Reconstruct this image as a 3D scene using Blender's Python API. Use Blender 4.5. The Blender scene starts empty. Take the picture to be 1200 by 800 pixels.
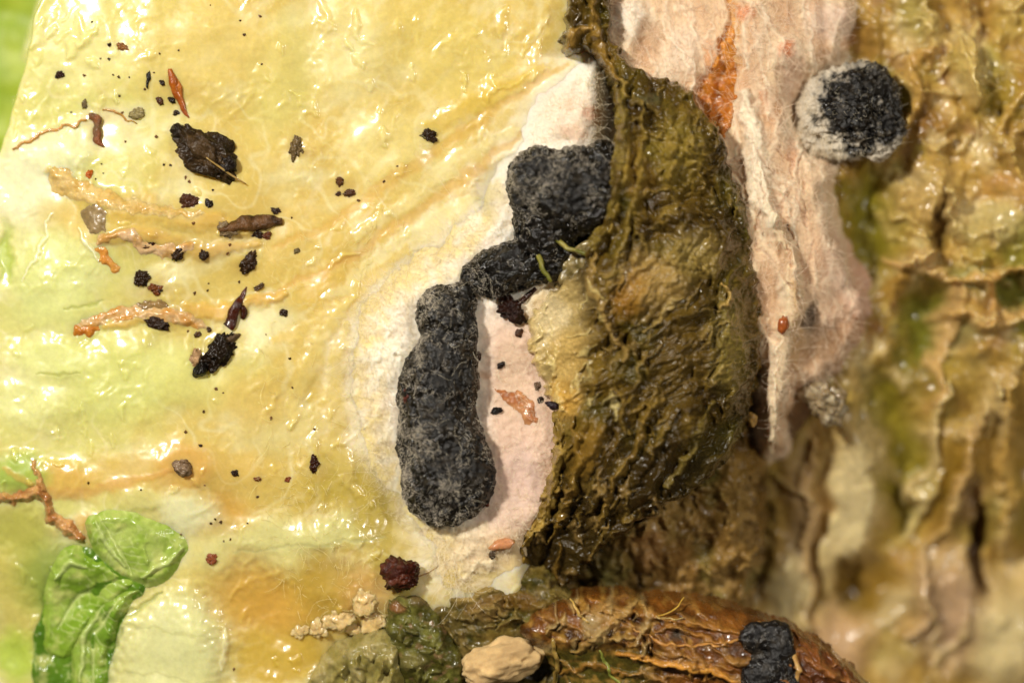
import bpy, bmesh, math, random
import numpy as np
from mathutils import Vector
sc = bpy.context.scene
COL = sc.collection
rng = np.random.default_rng(7)
random.seed(7)

# ------------------------------------------------------------------ camera, world, lamps, exposure
# 1 scene unit = 100 pixels of the photograph at the focus plane; all tracing below is in those pixels (y down, z up)
CAMD = 3333.0
cam_d = bpy.data.cameras.new('camera'); cam = bpy.data.objects.new('camera', cam_d); COL.objects.link(cam)
cam_d.lens = 100; cam_d.sensor_width = 36; cam_d.clip_start = 0.1; cam_d.clip_end = 500
cam.location = (0, 0, CAMD/100); cam.rotation_euler = (0, 0, 0)
cam_d.dof.use_dof = True; cam_d.dof.focus_distance = (CAMD-18)/100; cam_d.dof.aperture_fstop = 0.05
sc.camera = cam
w = bpy.data.worlds.new('World'); sc.world = w; w.use_nodes = True
w.node_tree.nodes['Background'].inputs[0].default_value = (1.0, 0.93, 0.82, 1)
w.node_tree.nodes['Background'].inputs[1].default_value = 0.05
def area(name, loc, target, size, power, col):
    l = bpy.data.lights.new(name, 'AREA'); l.shape = 'DISK'; l.size = size; l.energy = power; l.color = col
    o = bpy.data.objects.new(name, l); COL.objects.link(o); o.location = loc
    o.rotation_euler = (Vector(target)-Vector(loc)).to_track_quat('-Z', 'Y').to_euler()
    return o
area('key_lamp', (-21, 17, 33), (-1, 0.5, 0), 3.8, 20500, (1.0, 0.94, 0.84))
area('side_lamp', (22, 8, 30), (1, 0, 0), 3.0, 5200, (1.0, 0.94, 0.84))
vs = sc.view_settings
vs.view_transform = 'Standard'; vs.look = 'None'; vs.exposure = 0.0; vs.gamma = 1.0; vs.use_curve_mapping = False
sc.cycles.use_denoising = True
sc.cycles.max_bounces = 6; sc.cycles.transparent_max_bounces = 6
sc.cycles_curves.shape = 'RIBBONS'

# ------------------------------------------------------------------ numeric helpers
def hexc(s):
    v = np.array([int(s[i:i+2], 16)/255 for i in (0, 2, 4)])
    return np.where(v <= .04045, v/12.92, ((v+.055)/1.055)**2.4)
_p = np.random.default_rng(3).permutation(512).astype(np.int64)
_perm = np.concatenate([_p, _p, _p])
_ga = np.random.default_rng(4).uniform(0, 2*np.pi, 512); _gx = np.cos(_ga); _gy = np.sin(_ga)
_g3 = np.random.default_rng(5).normal(size=(512, 3)); _g3 /= np.linalg.norm(_g3, axis=1)[:, None]
def perlin(x, y, seed=0):
    x = x+seed*37.17; y = y-seed*17.31
    xi = np.floor(x).astype(np.int64); yi = np.floor(y).astype(np.int64)
    xf = x-xi; yf = y-yi; xi &= 511; yi &= 511
    u = xf*xf*xf*(xf*(xf*6-15)+10); v = yf*yf*yf*(yf*(yf*6-15)+10)
    def g(ax, ay, dx, dy):
        h = _perm[_perm[ax & 511]+(ay & 511)]; h = h & 511
        return _gx[h]*dx+_gy[h]*dy
    a = g(xi, yi, xf, yf); b = g(xi+1, yi, xf-1, yf); c = g(xi, yi+1, xf, yf-1); d = g(xi+1, yi+1, xf-1, yf-1)
    return 1.5*(a+(b-a)*u+(c-a)*v+(a-b-c+d)*u*v)
def perlin3(P, seed=0):
    P = P+seed*13.7
    I = np.floor(P).astype(np.int64); F = P-I; I &= 511
    U = F*F*F*(F*(F*6-15)+10); r = 0
    for dx in (0, 1):
        for dy in (0, 1):
            for dz in (0, 1):
                h = _perm[_perm[_perm[(I[:, 0]+dx) & 511]+((I[:, 1]+dy) & 511)]+((I[:, 2]+dz) & 511)] & 511
                wt = (U[:, 0] if dx else 1-U[:, 0])*(U[:, 1] if dy else 1-U[:, 1])*(U[:, 2] if dz else 1-U[:, 2])
                r = r+wt*((F-np.array([dx, dy, dz]))*_g3[h]).sum(1)
    return 1.5*r
def fbm(x, y, s, o=3, seed=0, g=.5):
    r = 0; a = 1; t = 0
    for i in range(o):
        r = r+a*perlin(x/s, y/s, seed+i); t += a; a *= g; s *= .5
    return r/t*1.3
def ridged(x, y, s, o=3, seed=0, g=.5):
    r = 0; a = 1; t = 0
    for i in range(o):
        r = r+a*(1-2*np.abs(perlin(x/s, y/s, seed+i))); t += a; a *= g; s *= .5
    return r/t
def fbm3(P, s, o=3, seed=0, g=.5):
    r = 0; a = 1; t = 0
    for i in range(o):
        r = r+a*perlin3(P/s, seed+i); t += a; a *= g; s *= .5
    return r/t*1.3
def sst(a, b, x):
    t = np.clip((x-a)/(b-a), 0, 1); return t*t*(3-2*t)
def segdist(x, y, pts):
    pts = np.asarray(pts, float); best = np.full(x.shape, 1e9); tt = np.zeros(x.shape); n = len(pts)-1
    for i in range(n):
        a = pts[i]; b = pts[i+1]; d = b-a; L = d@d+1e-9
        t = np.clip(((x-a[0])*d[0]+(y-a[1])*d[1])/L, 0, 1)
        q = np.hypot(x-a[0]-t*d[0], y-a[1]-t*d[1]); m = q < best
        best = np.where(m, q, best); tt = np.where(m, (i+t)/n, tt)
    return best, tt
def polysd(x, y, poly):
    """signed distance, positive inside"""
    poly = np.asarray(poly, float); d, _ = segdist(x, y, np.vstack([poly, poly[:1]]))
    ins = np.zeros(x.shape, bool); j = len(poly)-1
    for i in range(len(poly)):
        xi, yi = poly[i]; xj, yj = poly[j]
        if yi != yj:
            ins ^= ((yi > y) != (yj > y)) & (x < (xj-xi)*(y-yi)/(yj-yi)+xi)
        j = i
    return np.where(ins, d, -d)
def smooth_poly(poly, it=2, closed=True):
    P = np.asarray(poly, float)
    for _ in range(it):
        N = np.roll(P, -1, 0) if closed else P[1:]
        A = P if closed else P[:-1]
        Q = np.empty((2*len(A), 2)); Q[0::2] = .75*A+.25*N; Q[1::2] = .25*A+.75*N
        P = Q if closed else np.vstack([P[:1], Q, P[-1:]])
    return P

class Relief:
    """height, pigment and dryness of a surface, as a base plus blobs and strokes with uneven outlines"""
    def __init__(s, base, pigment, dry=.2, warp=7, wscale=28, seed=0):
        s.base = base; s.pig = pigment; s.dry = dry; s.ops = []; s.warp = warp; s.ws = wscale; s.seed = seed; s.fine = None
    def blob(s, x, y, rx, ry, ang=0, h=0, col=None, a=1, soft=.6, dry=None):
        s.ops.append(('b', x, y, rx, ry, math.radians(ang), h, None if col is None else hexc(col), a, soft, dry)); return s
    def stroke(s, pts, w, h=0, col=None, a=1, soft=.7, dry=None, taper=.6):
        s.ops.append(('s', np.array(pts, float), w, h, None if col is None else hexc(col), a, soft, dry, taper)); return s
    def eval(s, x, y, colour=True):
        shp = np.shape(x); x = np.ravel(np.asarray(x, float)); y = np.ravel(np.asarray(y, float))
        xw = x+s.warp*fbm(x, y, s.ws, 3, s.seed+50); yw = y+s.warp*fbm(x, y, s.ws, 3, s.seed+60)
        w8 = min(s.warp*.3, 2.4); xw = xw+w8*perlin(x/8., y/8., s.seed+70); yw = yw+w8*perlin(x/8., y/8., s.seed+71)
        H = s.base(x, y)+np.zeros(x.shape)
        C = s.pig(x, y) if colour else None
        D = np.full(x.shape, float(s.dry))
        for o in s.ops:
            if o[0] == 'b':
                _, cx, cy, rx, ry, an, h, col, a, soft, dry = o; R = max(rx, ry)*1.35
                i = np.nonzero((np.abs(xw-cx) < R) & (np.abs(yw-cy) < R))[0]
                if not len(i): continue
                dx = xw[i]-cx; dy = yw[i]-cy; ca, sa = math.cos(an), math.sin(an)
                q = np.hypot((dx*ca+dy*sa)/rx, (-dx*sa+dy*ca)/ry)
                k = 1-sst(1-soft, 1+soft*.3, q); hh = h*np.clip(1-q*q, 0, 1)**.8 if soft < .3 else h*k
            else:
                _, pts, wd, h, col, a, soft, dry, tap = o
                lo = pts.min(0)-wd*1.4; hi = pts.max(0)+wd*1.4
                i = np.nonzero((xw > lo[0]) & (xw < hi[0]) & (yw > lo[1]) & (yw < hi[1]))[0]
                if not len(i): continue
                d, t = segdist(xw[i], yw[i], pts)
                ww = wd*(1-tap*np.abs(2*t-1)**1.5)
                q = d/ww; k = 1-sst(1-soft, 1+soft*.3, q); hh = h*k
            H[i] += hh
            if colour and col is not None:
                C[i] += (col-C[i])*(k*a)[:, None]
            if dry is not None: D[i] += (dry-D[i])*k
        if s.fine is not None:
            H += s.fine(x, y)
        H = H.reshape(shp)
        return (H, C, D) if colour else H
    def z(s, x, y): return float(s.eval(np.array([x]), np.array([y]), False)[0])

def mixc(base, *layers):
    """pigment function: base colour then (colour, mask function) layers"""
    def f(x, y):
        C = np.tile(hexc(base), (x.size, 1))
        for col, m in layers:
            k = np.clip(m(x, y), 0, 1)[:, None]; C = C+(hexc(col)-C)*k
        return C
    return f
def to_world(P, k=1.0):
    return np.stack([(P[:, 0]-600)/100*k, (400-P[:, 1])/100*k, P[:, 2]/100], 1).astype(np.float32)

# ------------------------------------------------------------------ object helpers
def tag(o, label, cat=None, group=None, kind=None):
    if label: o['label'] = label
    if cat: o['category'] = cat
    if group: o['group'] = group
    if kind: o['kind'] = kind
    return o
def link(name, data, parent=None):
    o = bpy.data.objects.new(name, data); COL.objects.link(o)
    if parent is not None: o.parent = parent
    return o
def mesh_from(name, V, F, mat, col=None, dry=None, parent=None, smooth=True):
    me = bpy.data.meshes.new(name); n = F.shape[1]
    me.vertices.add(len(V)); me.vertices.foreach_set('co', np.ascontiguousarray(V, np.float32).ravel())
    me.loops.add(F.size); me.loops.foreach_set('vertex_index', np.ascontiguousarray(F, np.int32).ravel())
    me.polygons.add(len(F)); me.polygons.foreach_set('loop_start', np.arange(0, F.size, n, dtype=np.int32))
    me.update(calc_edges=True); me.validate()
    if smooth: me.polygons.foreach_set('use_smooth', np.ones(len(me.polygons), bool))
    if col is not None:
        A = me.attributes.new('pigment', 'FLOAT_COLOR', 'POINT')
        q = np.ones((len(V), 4), np.float32); q[:, :3] = np.clip(col, 0.001, .95)
        if dry is not None: q[:, 3] = np.clip(dry, 0, 1)
        A.data.foreach_set('color', q.ravel())
    me.materials.append(mat); me.update()
    return link(name, me, parent)
def field(name, bbox, step, func, mat, parent=None, zref=0):
    """func(x,y) -> z, rgb, dry, keep ; grid mesh cut to keep"""
    k = 1-zref/CAMD
    xs = np.arange(bbox[0], bbox[2]+step, step); ys = np.arange(bbox[1], bbox[3]+step, step)
    X, Y = np.meshgrid(xs, ys); nx = len(xs); ny = len(ys); X = X.ravel(); Y = Y.ravel()
    Z, C, D, keep = func(X, Y)
    idx = np.arange(nx*ny).reshape(ny, nx)
    F = np.stack([idx[:-1, :-1], idx[1:, :-1], idx[1:, 1:], idx[:-1, 1:]], -1).reshape(-1, 4)
    if keep is not None:
        F = F[keep[F].all(1)]; used = np.zeros(nx*ny, bool); used[F.ravel()] = True
        re = np.cumsum(used)-1; F = re[F]; X, Y, Z, C, D = X[used], Y[used], Z[used], C[used], D[used]
    return mesh_from(name, to_world(np.stack([X, Y, Z], 1), k), F, mat, C, D, parent)
def poly_field(name, poly, step, relief, mat, thick, edge=10, sink=14, warp=5, wscale=22, seed=0, parent=None, zref=0, smooth=2, dome=False, under=None):
    poly = smooth_poly(poly, smooth); lo = poly.min(0)-edge-warp-4; hi = poly.max(0)+edge+warp+4
    def f(x, y):
        xw = x+warp*fbm(x, y, wscale, 3, seed+80); yw = y+warp*fbm(x, y, wscale, 3, seed+90)
        sd = polysd(xw, yw, poly)
        H, C, D = relief.eval(x, y)
        if dome: p = np.sqrt(np.clip(1-(1-np.clip(sd/edge, 0, 1))**2, 0, 1))
        else: p = sst(0, edge, sd)
        if under is not None:                    # the relief is added on top of what lies below, fading out at the rim
            U = under(x, y); Z = U+(H+thick)*p
        else: Z = H-(1-p)*thick
        Z = Z-sink*(1-sst(-4, 3, sd))
        return Z, C, D, sd > -4
    return field(name, (lo[0], lo[1], hi[0], hi[1]), step, f, mat, parent, zref)
def chain_mesh(balls, flat=.8, voxel=2.2, smooth=6, z0=0):
    bm = bmesh.new(); B = np.array(balls, float); t = np.arange(len(B)); tt = np.linspace(0, len(B)-1, 4*(len(B)-1)+1)
    balls = np.stack([np.interp(tt, t, B[:, k]) for k in range(4)], 1).tolist()
    for (x, y, z, r) in balls:
        M = bmesh.ops.create_icosphere(bm, subdivisions=3, radius=r/100)
        for v in M['verts']:
            v.co = Vector((v.co.x+(x-600)/100, v.co.y+(400-y)/100, v.co.z*flat+(z+z0)/100))
    me = bpy.data.meshes.new('tmp'); bm.to_mesh(me); bm.free()
    o = bpy.data.objects.new('tmp', me); COL.objects.link(o)
    m = o.modifiers.new('r', 'REMESH'); m.mode = 'VOXEL'; m.voxel_size = voxel/100
    m = o.modifiers.new('s', 'SMOOTH'); m.iterations = smooth; m.factor = .5
    dg = bpy.context.evaluated_depsgraph_get(); e = o.evaluated_get(dg); r = e.to_mesh()
    V = np.empty(len(r.vertices)*3, np.float32); r.vertices.foreach_get('co', V); V = V.reshape(-1, 3)
    N = np.empty(len(r.vertices)*3, np.float32); r.vertex_normals.foreach_get('vector', N); N = N.reshape(-1, 3)
    F = np.array([p.vertices[:] if len(p.vertices) == 4 else (*p.vertices[:], p.vertices[-1]) for p in r.polygons], np.int32)
    e.to_mesh_clear(); bpy.data.objects.remove(o); bpy.data.meshes.remove(me)
    return V.astype(float), N.astype(float), F
def worm(name, pts, rad, mat, col, zf, flat=.6, lift=.3, sides=10, rough=.18, parent=None, seed=0, dry=.15, step=3.0, col2=None, wob=.0):
    """a tapering strand laid along pts (px); zf(x,y) gives the ground; rad = list of radii at pts"""
    P = np.asarray(pts, float); L = np.concatenate([[0], np.cumsum(np.hypot(*np.diff(P, axis=0).T))])
    n = max(6, int(L[-1]/step)); t = np.linspace(0, L[-1], n)
    ker = np.array([1, 2, 3, 2, 1.])/9
    def ip(v):
        q = np.interp(t, L, v); e = np.pad(q, 2, mode='edge'); q2 = np.convolve(e, ker, 'valid'); q2[0] = q[0]; q2[-1] = q[-1]; return q2
    x = ip(P[:, 0]); y = ip(P[:, 1]); r = np.interp(t, L, rad)
    if wob: x = x+wob*fbm(t, t*0, 14, 2, seed+5); y = y+wob*fbm(t, t*0+9, 14, 2, seed+6)
    z = zf(x, y); 
    if P.shape[1] > 2: z = z+ip(P[:, 2])
    z = z+r*flat*lift
    tx = np.gradient(x); ty = np.gradient(y); l = np.hypot(tx, ty)+1e-9; nx = -ty/l; ny = tx/l
    a = np.linspace(0, 2*np.pi, sides, endpoint=False); V = []
    A, T = np.meshgrid(a, t)
    rr = r[:, None]*(1+rough*fbm(T+seed*31, 20*np.cos(A)+seed, 24, 3, seed, .6)*1.6+rough*.4*np.sin(2*A+T*.05+seed))
    ca = np.cos(A)*rr; sa = np.sin(A)*rr*flat
    VX = x[:, None]+nx[:, None]*ca; VY = y[:, None]+ny[:, None]*ca; VZ = z[:, None]+sa
    Vv = np.stack([VX.ravel(), VY.ravel(), VZ.ravel()], 1)
    Vv = np.vstack([Vv, [[x[0], y[0], z[0]], [x[-1], y[-1], z[-1]]]])
    F = []
    for i in range(n-1):
        for j in range(sides):
            k = (j+1) % sides; F.append((i*sides+j, i*sides+k, (i+1)*sides+k, (i+1)*sides+j))
    b = n*sides
    for j in range(sides):
        k = (j+1) % sides; F.append((b, k, j, b)); F.append((b+1, (n-1)*sides+j, (n-1)*sides+k, b+1))
    F = np.array(F, np.int32)
    tri = F[:, 0] == F[:, 3]
    nz = fbm(Vv[:, 0], Vv[:, 1], 12, 3, seed+7)[:, None]
    C = hexc(col)*(1+.35*nz)
    if col2 is not None: C = C+(hexc(col2)-C)*np.clip(.5+1.6*fbm(Vv[:, 0], Vv[:, 1], 20, 3, seed+9), 0, 1)[:, None]
    # split the cap triangles off the quad list: give them as degenerate-free quads by a midpoint
    Q = F[~tri]; Tt = F[tri][:, :3]
    me = bpy.data.meshes.new(name); me.from_pydata(to_world(Vv).tolist(), [], Q.tolist()+Tt.tolist()); me.update()
    me.polygons.foreach_set('use_smooth', np.ones(len(me.polygons), bool))
    at = me.attributes.new('pigment', 'FLOAT_COLOR', 'POINT'); q = np.ones((len(Vv), 4), np.float32); q[:, :3] = np.clip(C, .001, .95); q[:, 3] = dry
    at.data.foreach_set('color', q.ravel()); me.materials.append(mat)
    return link(name, me, parent)
def crumb(name, x, y, rx, ry, ang, mat, col, zf, rz=None, seed=0, rough=.35, sub=3, parent=None, col2=None, lift=.35, dry=.2, nscale=None, fine=True):
    """an uneven crumb: a displaced ball"""
    bm = bmesh.new(); bmesh.ops.create_icosphere(bm, subdivisions=sub, radius=1)
    V = np.array([v.co[:] for v in bm.verts]); F = [[v.index for v in f.verts] for f in bm.faces]; bm.free()
    rz = rz if rz is not None else min(rx, ry)*.7
    d = fbm3(V*1.0+seed*7.3, 1.1, 2, seed)*rough*1.5+fbm3(V+seed*3.1, .42, 2, seed+3, .65)*rough*.9+(fbm3(V+seed*2.1, .14, 2, seed+6)*rough*.42 if sub > 3 and fine else 0)
    V = V*(1+d)[:, None]*np.array([rx, ry, rz]); a = math.radians(ang); ca, sa = math.cos(a), math.sin(a)
    W = np.stack([x+V[:, 0]*ca-V[:, 1]*sa, y+V[:, 0]*sa+V[:, 1]*ca, float(zf(np.array([x]), np.array([y]))[0])+rz*lift+V[:, 2]], 1)
    C = np.tile(hexc(col), (len(V), 1))*(1+.4*fbm3(V+seed, max(3., rx*.4), 3, seed+1))[:, None]
    if col2 is not None: C = C+(hexc(col2)-C)*np.clip(fbm3(V+seed*5, max(4., rx*.5), 3, seed+5)*3, 0, 1)[:, None]
    me = bpy.data.meshes.new(name); me.from_pydata(to_world(W).tolist(), [], F); me.update()
    me.polygons.foreach_set('use_smooth', np.ones(len(me.polygons), bool))
    at = me.attributes.new('pigment', 'FLOAT_COLOR', 'POINT'); q = np.ones((len(V), 4), np.float32); q[:, :3] = np.clip(C, .001, .95); q[:, 3] = dry
    at.data.foreach_set('color', q.ravel()); me.materials.append(mat)
    return link(name, me, parent)
def hairs(name, P, N, mat, length, radius, up=.35, curl=.9, pts=7, parent=None, kind='stuff', bias=None, seed=0):
    """fine fungal threads grown from points P (world) with normals N; length/radius in px"""
    g = np.random.default_rng(seed); n = len(P)
    if n == 0: return None
    R = g.normal(size=(n, 3)); T = R-(R*N).sum(1)[:, None]*N; T /= np.linalg.norm(T, axis=1)[:, None]+1e-9
    D = T+N*up*g.uniform(.2, 1.6, (n, 1))
    if bias is not None: D = D+bias
    D /= np.linalg.norm(D, axis=1)[:, None]+1e-9
    L = (length/100*g.lognormal(0, .45, n))/(pts-1); X = P-N*.004; out = [X.copy()]
    W = g.normal(size=(n, 3))*curl
    for i in range(pts-1):
        D = D+W*.35+g.normal(size=(n, 3))*curl*.3-N*up*.12*i
        W = W+g.normal(size=(n, 3))*curl*.4
        D /= np.linalg.norm(D, axis=1)[:, None]+1e-9
        X = X+D*L[:, None]; out.append(X.copy())
    A = np.stack(out, 1).astype(np.float32)
    hc = bpy.data.hair_curves.new(name); hc.add_curves([pts]*n)
    hc.attributes['position'].data.foreach_set('vector', A.ravel())
    ra = hc.attributes.get('radius') or hc.attributes.new('radius', 'FLOAT', 'POINT')
    rr = (radius/100*g.uniform(.6, 1.3, (n, 1))*np.linspace(1, .45, pts)[None]).astype(np.float32); ra.data.foreach_set('value', rr.ravel())
    hc.materials.append(mat); o = link(name, hc, parent)
    if kind: o['kind'] = kind
    return o
def mesh_vn(o):
    me = o.data; V = np.empty(len(me.vertices)*3, np.float32); me.vertices.foreach_get('co', V)
    N = np.empty(len(me.vertices)*3, np.float32); me.vertex_normals.foreach_get('vector', N)
    return V.reshape(-1, 3).astype(float), N.reshape(-1, 3).astype(float)
def w2px(V): return V[:, 0]*100+600, 400-V[:, 1]*100

# ------------------------------------------------------------------ materials
def material(name, rough=(.12, .6), spec=.5, coat=0, sss=0, srad=(1, .6, .3), sscale=.12, bumps=((60, .25),), var=.18, vscale=25, attr=True, colour=None, ior=1.4, alpha=1, trans=0, rvar=.0, bdist=.02, crough=.09):
    m = bpy.data.materials.new(name); m.use_nodes = True; nt = m.node_tree; N = nt.nodes; Lk = nt.links
    b = N['Principled BSDF']; tc = N.new('ShaderNodeTexCoord')
    if attr:
        a = N.new('ShaderNodeAttribute'); a.attribute_name = 'pigment'; src = a.outputs['Color']
    else:
        r = N.new('ShaderNodeRGB'); r.outputs[0].default_value = (*hexc(colour), 1); src = r.outputs[0]
    n1 = N.new('ShaderNodeTexNoise'); n1.inputs['Scale'].default_value = vscale; n1.inputs['Detail'].default_value = 5; n1.inputs['Roughness'].default_value = .65
    Lk.new(tc.outputs['Object'], n1.inputs['Vector'])
    mr = N.new('ShaderNodeMapRange'); mr.inputs['From Min'].default_value = .25; mr.inputs['From Max'].default_value = .75
    mr.inputs['To Min'].default_value = 1-var; mr.inputs['To Max'].default_value = 1+var
    Lk.new(n1.outputs['Fac'], mr.inputs['Value'])
    mx = N.new('ShaderNodeVectorMath'); mx.operation = 'SCALE'; Lk.new(src, mx.inputs[0]); Lk.new(mr.outputs[0], mx.inputs['Scale'])
    Lk.new(mx.outputs[0], b.inputs['Base Color'])
    if attr:
        rr = N.new('ShaderNodeMapRange'); rr.inputs['To Min'].default_value = rough[0]; rr.inputs['To Max'].default_value = rough[1]
        Lk.new(a.outputs['Alpha'], rr.inputs['Value'])
        if rvar:
            n2 = N.new('ShaderNodeTexNoise'); n2.inputs['Scale'].default_value = 14; n2.inputs['Detail'].default_value = 4
            Lk.new(tc.outputs['Object'], n2.inputs['Vector'])
            ma = N.new('ShaderNodeMath'); ma.operation = 'MULTIPLY_ADD'; ma.inputs[1].default_value = rvar; 
            sub = N.new('ShaderNodeMath'); sub.operation = 'SUBTRACT'; sub.inputs[1].default_value = rvar*.5
            Lk.new(n2.outputs['Fac'], ma.inputs[0]); Lk.new(rr.outputs[0], ma.inputs[2]); Lk.new(ma.outputs[0], sub.inputs[0])
            sub.use_clamp = True; Lk.new(sub.outputs[0], b.inputs['Roughness'])
        else: Lk.new(rr.outputs[0], b.inputs['Roughness'])
    else: b.inputs['Roughness'].default_value = rough[0]
    b.inputs['IOR'].default_value = ior; b.inputs['Specular IOR Level'].default_value = spec
    b.inputs['Coat Weight'].default_value = coat; b.inputs['Coat Roughness'].default_value = crough; b.inputs['Coat IOR'].default_value = 1.4
    b.inputs['Subsurface Weight'].default_value = sss; b.inputs['Subsurface Radius'].default_value = srad; b.inputs['Subsurface Scale'].default_value = sscale
    b.inputs['Alpha'].default_value = alpha; b.inputs['Transmission Weight'].default_value = trans
    prev = None
    for s, st in bumps:
        n = N.new('ShaderNodeTexNoise'); n.inputs['Scale'].default_value = s; n.inputs['Detail'].default_value = 3; Lk.new(tc.outputs['Object'], n.inputs['Vector'])
        bp = N.new('ShaderNodeBump'); bp.inputs['Strength'].default_value = st; bp.inputs['Distance'].default_value = bdist
        Lk.new(n.outputs['Fac'], bp.inputs['Height'])
        if prev: Lk.new(prev.outputs[0], bp.inputs['Normal'])
        prev = bp
    if prev:
        Lk.new(prev.outputs[0], b.inputs['Normal'])
    return m
M_LEAF = material('wet_lettuce', (.34, .62), crough=.14, spec=.45, coat=.75, sss=.7, srad=(1, .8, .3), sscale=.18, bumps=((5, .14),), var=.09, vscale=14, rvar=.14, bdist=.05)
M_GREEN = material('green_lettuce', (.16, .5), sss=.12, srad=(.7, 1, .2), sscale=.08, bumps=((14, .1), (40, .06)), var=.14, vscale=18)
M_MAT = material('fungal_felt', (.5, .95), spec=.25, sss=.5, srad=(1, .85, .7), sscale=.1, bumps=((30, .2), (80, .2)), var=.10, vscale=30)
M_PINK = material('pink_fungal_felt', (.3, .9), spec=.3, sss=.4, srad=(1, .65, .45), sscale=.1, bumps=((30, .3), (90, .35)), var=.12, vscale=30)
M_ROT = material('rotten_leaf_tissue', (.26, .6), spec=.3, coat=.5, sss=.12, srad=(1, .6, .2), sscale=.06, bumps=((22, .35), (50, .2)), var=.30, vscale=22, rvar=.2, bdist=.03)
M_DEEP = material('rotting_tissue', (.26, .7), coat=.4, sss=.4, srad=(1, .8, .3), sscale=.2, bumps=((9, .3),), var=.25, vscale=12)
M_BROWN = material('brown_wet_leaf', (.24, .55), coat=.4, sss=.15, srad=(1, .5, .15), sscale=.07, bumps=((18, .4), (60, .3)), var=.3, vscale=20, rvar=.2, bdist=.03)
M_SCL = material('black_sclerotium_rind', (.12, .65), spec=.6, bumps=((20, .4), (42, .5)), var=.3, vscale=40, rvar=.3, bdist=.03)
M_SOIL = material('wet_soil', (.12, .6), spec=.35, coat=0, bumps=((22, .6), (45, .5)), var=.4, vscale=30, bdist=.03)
M_SHRED = material('wet_leaf_shred', (.28, .5), coat=.7, sss=.4, srad=(1, .6, .2), sscale=.08, bumps=((20, .3), (60, .2)), var=.2, vscale=25)
M_HYPHA = material('fungal_threads', (.6, .6), spec=.3, attr=False, colour='f3e6c8', bumps=(), var=.05)
M_HYPHG = material('grey_fungal_threads', (.6, .6), spec=.3, attr=False, colour='d8ccb8', bumps=(), var=.05)
M_FIBRE = material('pale_leaf_threads', (.25, .3), spec=.5, attr=False, colour='e9dc9a', bumps=(), var=.1)
M_PFIB = material('pink_fungal_threads', (.6, .6), spec=.3, attr=False, colour='eed6ba', bumps=(), var=.1)

# ================================================================== the lettuce leaf on the left
MAT_POLY = [(705, 55), (668, 78), (640, 100), (622, 125), (612, 152), (592, 185), (572, 218), (545, 255), (505, 288), (465, 318), (432, 345), (415, 378), (408, 425), (414, 475), (424, 525), (444, 562), (470, 592), (492, 618), (506, 645), (515, 672), (535, 695), (572, 696), (600, 668), (640, 640), (690, 600), (700, 500), (700, 400), (740, 330), (750, 200), (745, 100)]
def leaf_base(x, y):
    h = 6*fbm(x, y, 220, 3, 1)-26*sst(140, -40, x)-30*sst(560, 800, y)*sst(420, 100, x)
    h = h-230*sst(690, 790, x+90*sst(520, 640, y))-70*sst(690, 800, y)*sst(330, 480, x)
    ex = 34-.30*y+6*fbm(x, y, 60, 2, 9)                       # free edge of the leaf, top left
    h = h-170*sst(16, -14, x-ex)**1.0
    return h
def leaf_soft(x, y): return leaf.eval(x, y, False)
leaf = Relief(leaf_base, mixc('d8be68',
    ('d8d684', lambda x, y: sst(330, 60, x+40*fbm(x, y, 120, 3, 2))*.85),
    ('dbc06c', lambda x, y: np.clip(.4+1.3*fbm(x, y, 130, 4, 4), 0, 1)*sst(120, 330, x)*.8),
    ('e8e0ac', lambda x, y: np.clip(1.8*fbm(x*.7+y*.3, y, 60, 4, 6)-.1, 0, 1)*.85),
    ('c3ac4e', lambda x, y: sst(400, 620, y)*sst(250, 420, x)*np.clip(.6+fbm(x, y, 80, 3, 8), 0, 1)*.9),
    ('ece3b2', lambda x, y: sst(.80, .97, ridged(x+20*fbm(x, y, 50, 2, 16), y+20*fbm(x, y, 50, 2, 17), 62, 1, 18))*.4),
    ('eadfa6', lambda x, y: sst(.84, .98, ridged(x+9*fbm(x, y, 20, 2, 16), y+9*fbm(x, y, 20, 2, 17), 21, 1, 19))*.3),
    ('d2ba62', lambda x, y: np.clip(1.8*fbm(x, y, 35, 4, 11)-.35, 0, 1)*.5),
    ('ead9a4', lambda x, y: np.clip(2.6*fbm(.75*x+.66*y, (.75*y-.66*x)*.35, 13, 4, 12)-.3, 0, 1)*sst(300, 400, x)*.6),
    ('f4e8c8', lambda x, y: sst(-50, 16, polysd(x+14*fbm(x, y, 24, 4, 13), y+14*fbm(x, y, 24, 4, 14), MAT_POLY)+22*fbm(x, y, 16, 3, 15))*.9),
    ), dry=.12, warp=8, wscale=40)
L = leaf
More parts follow.
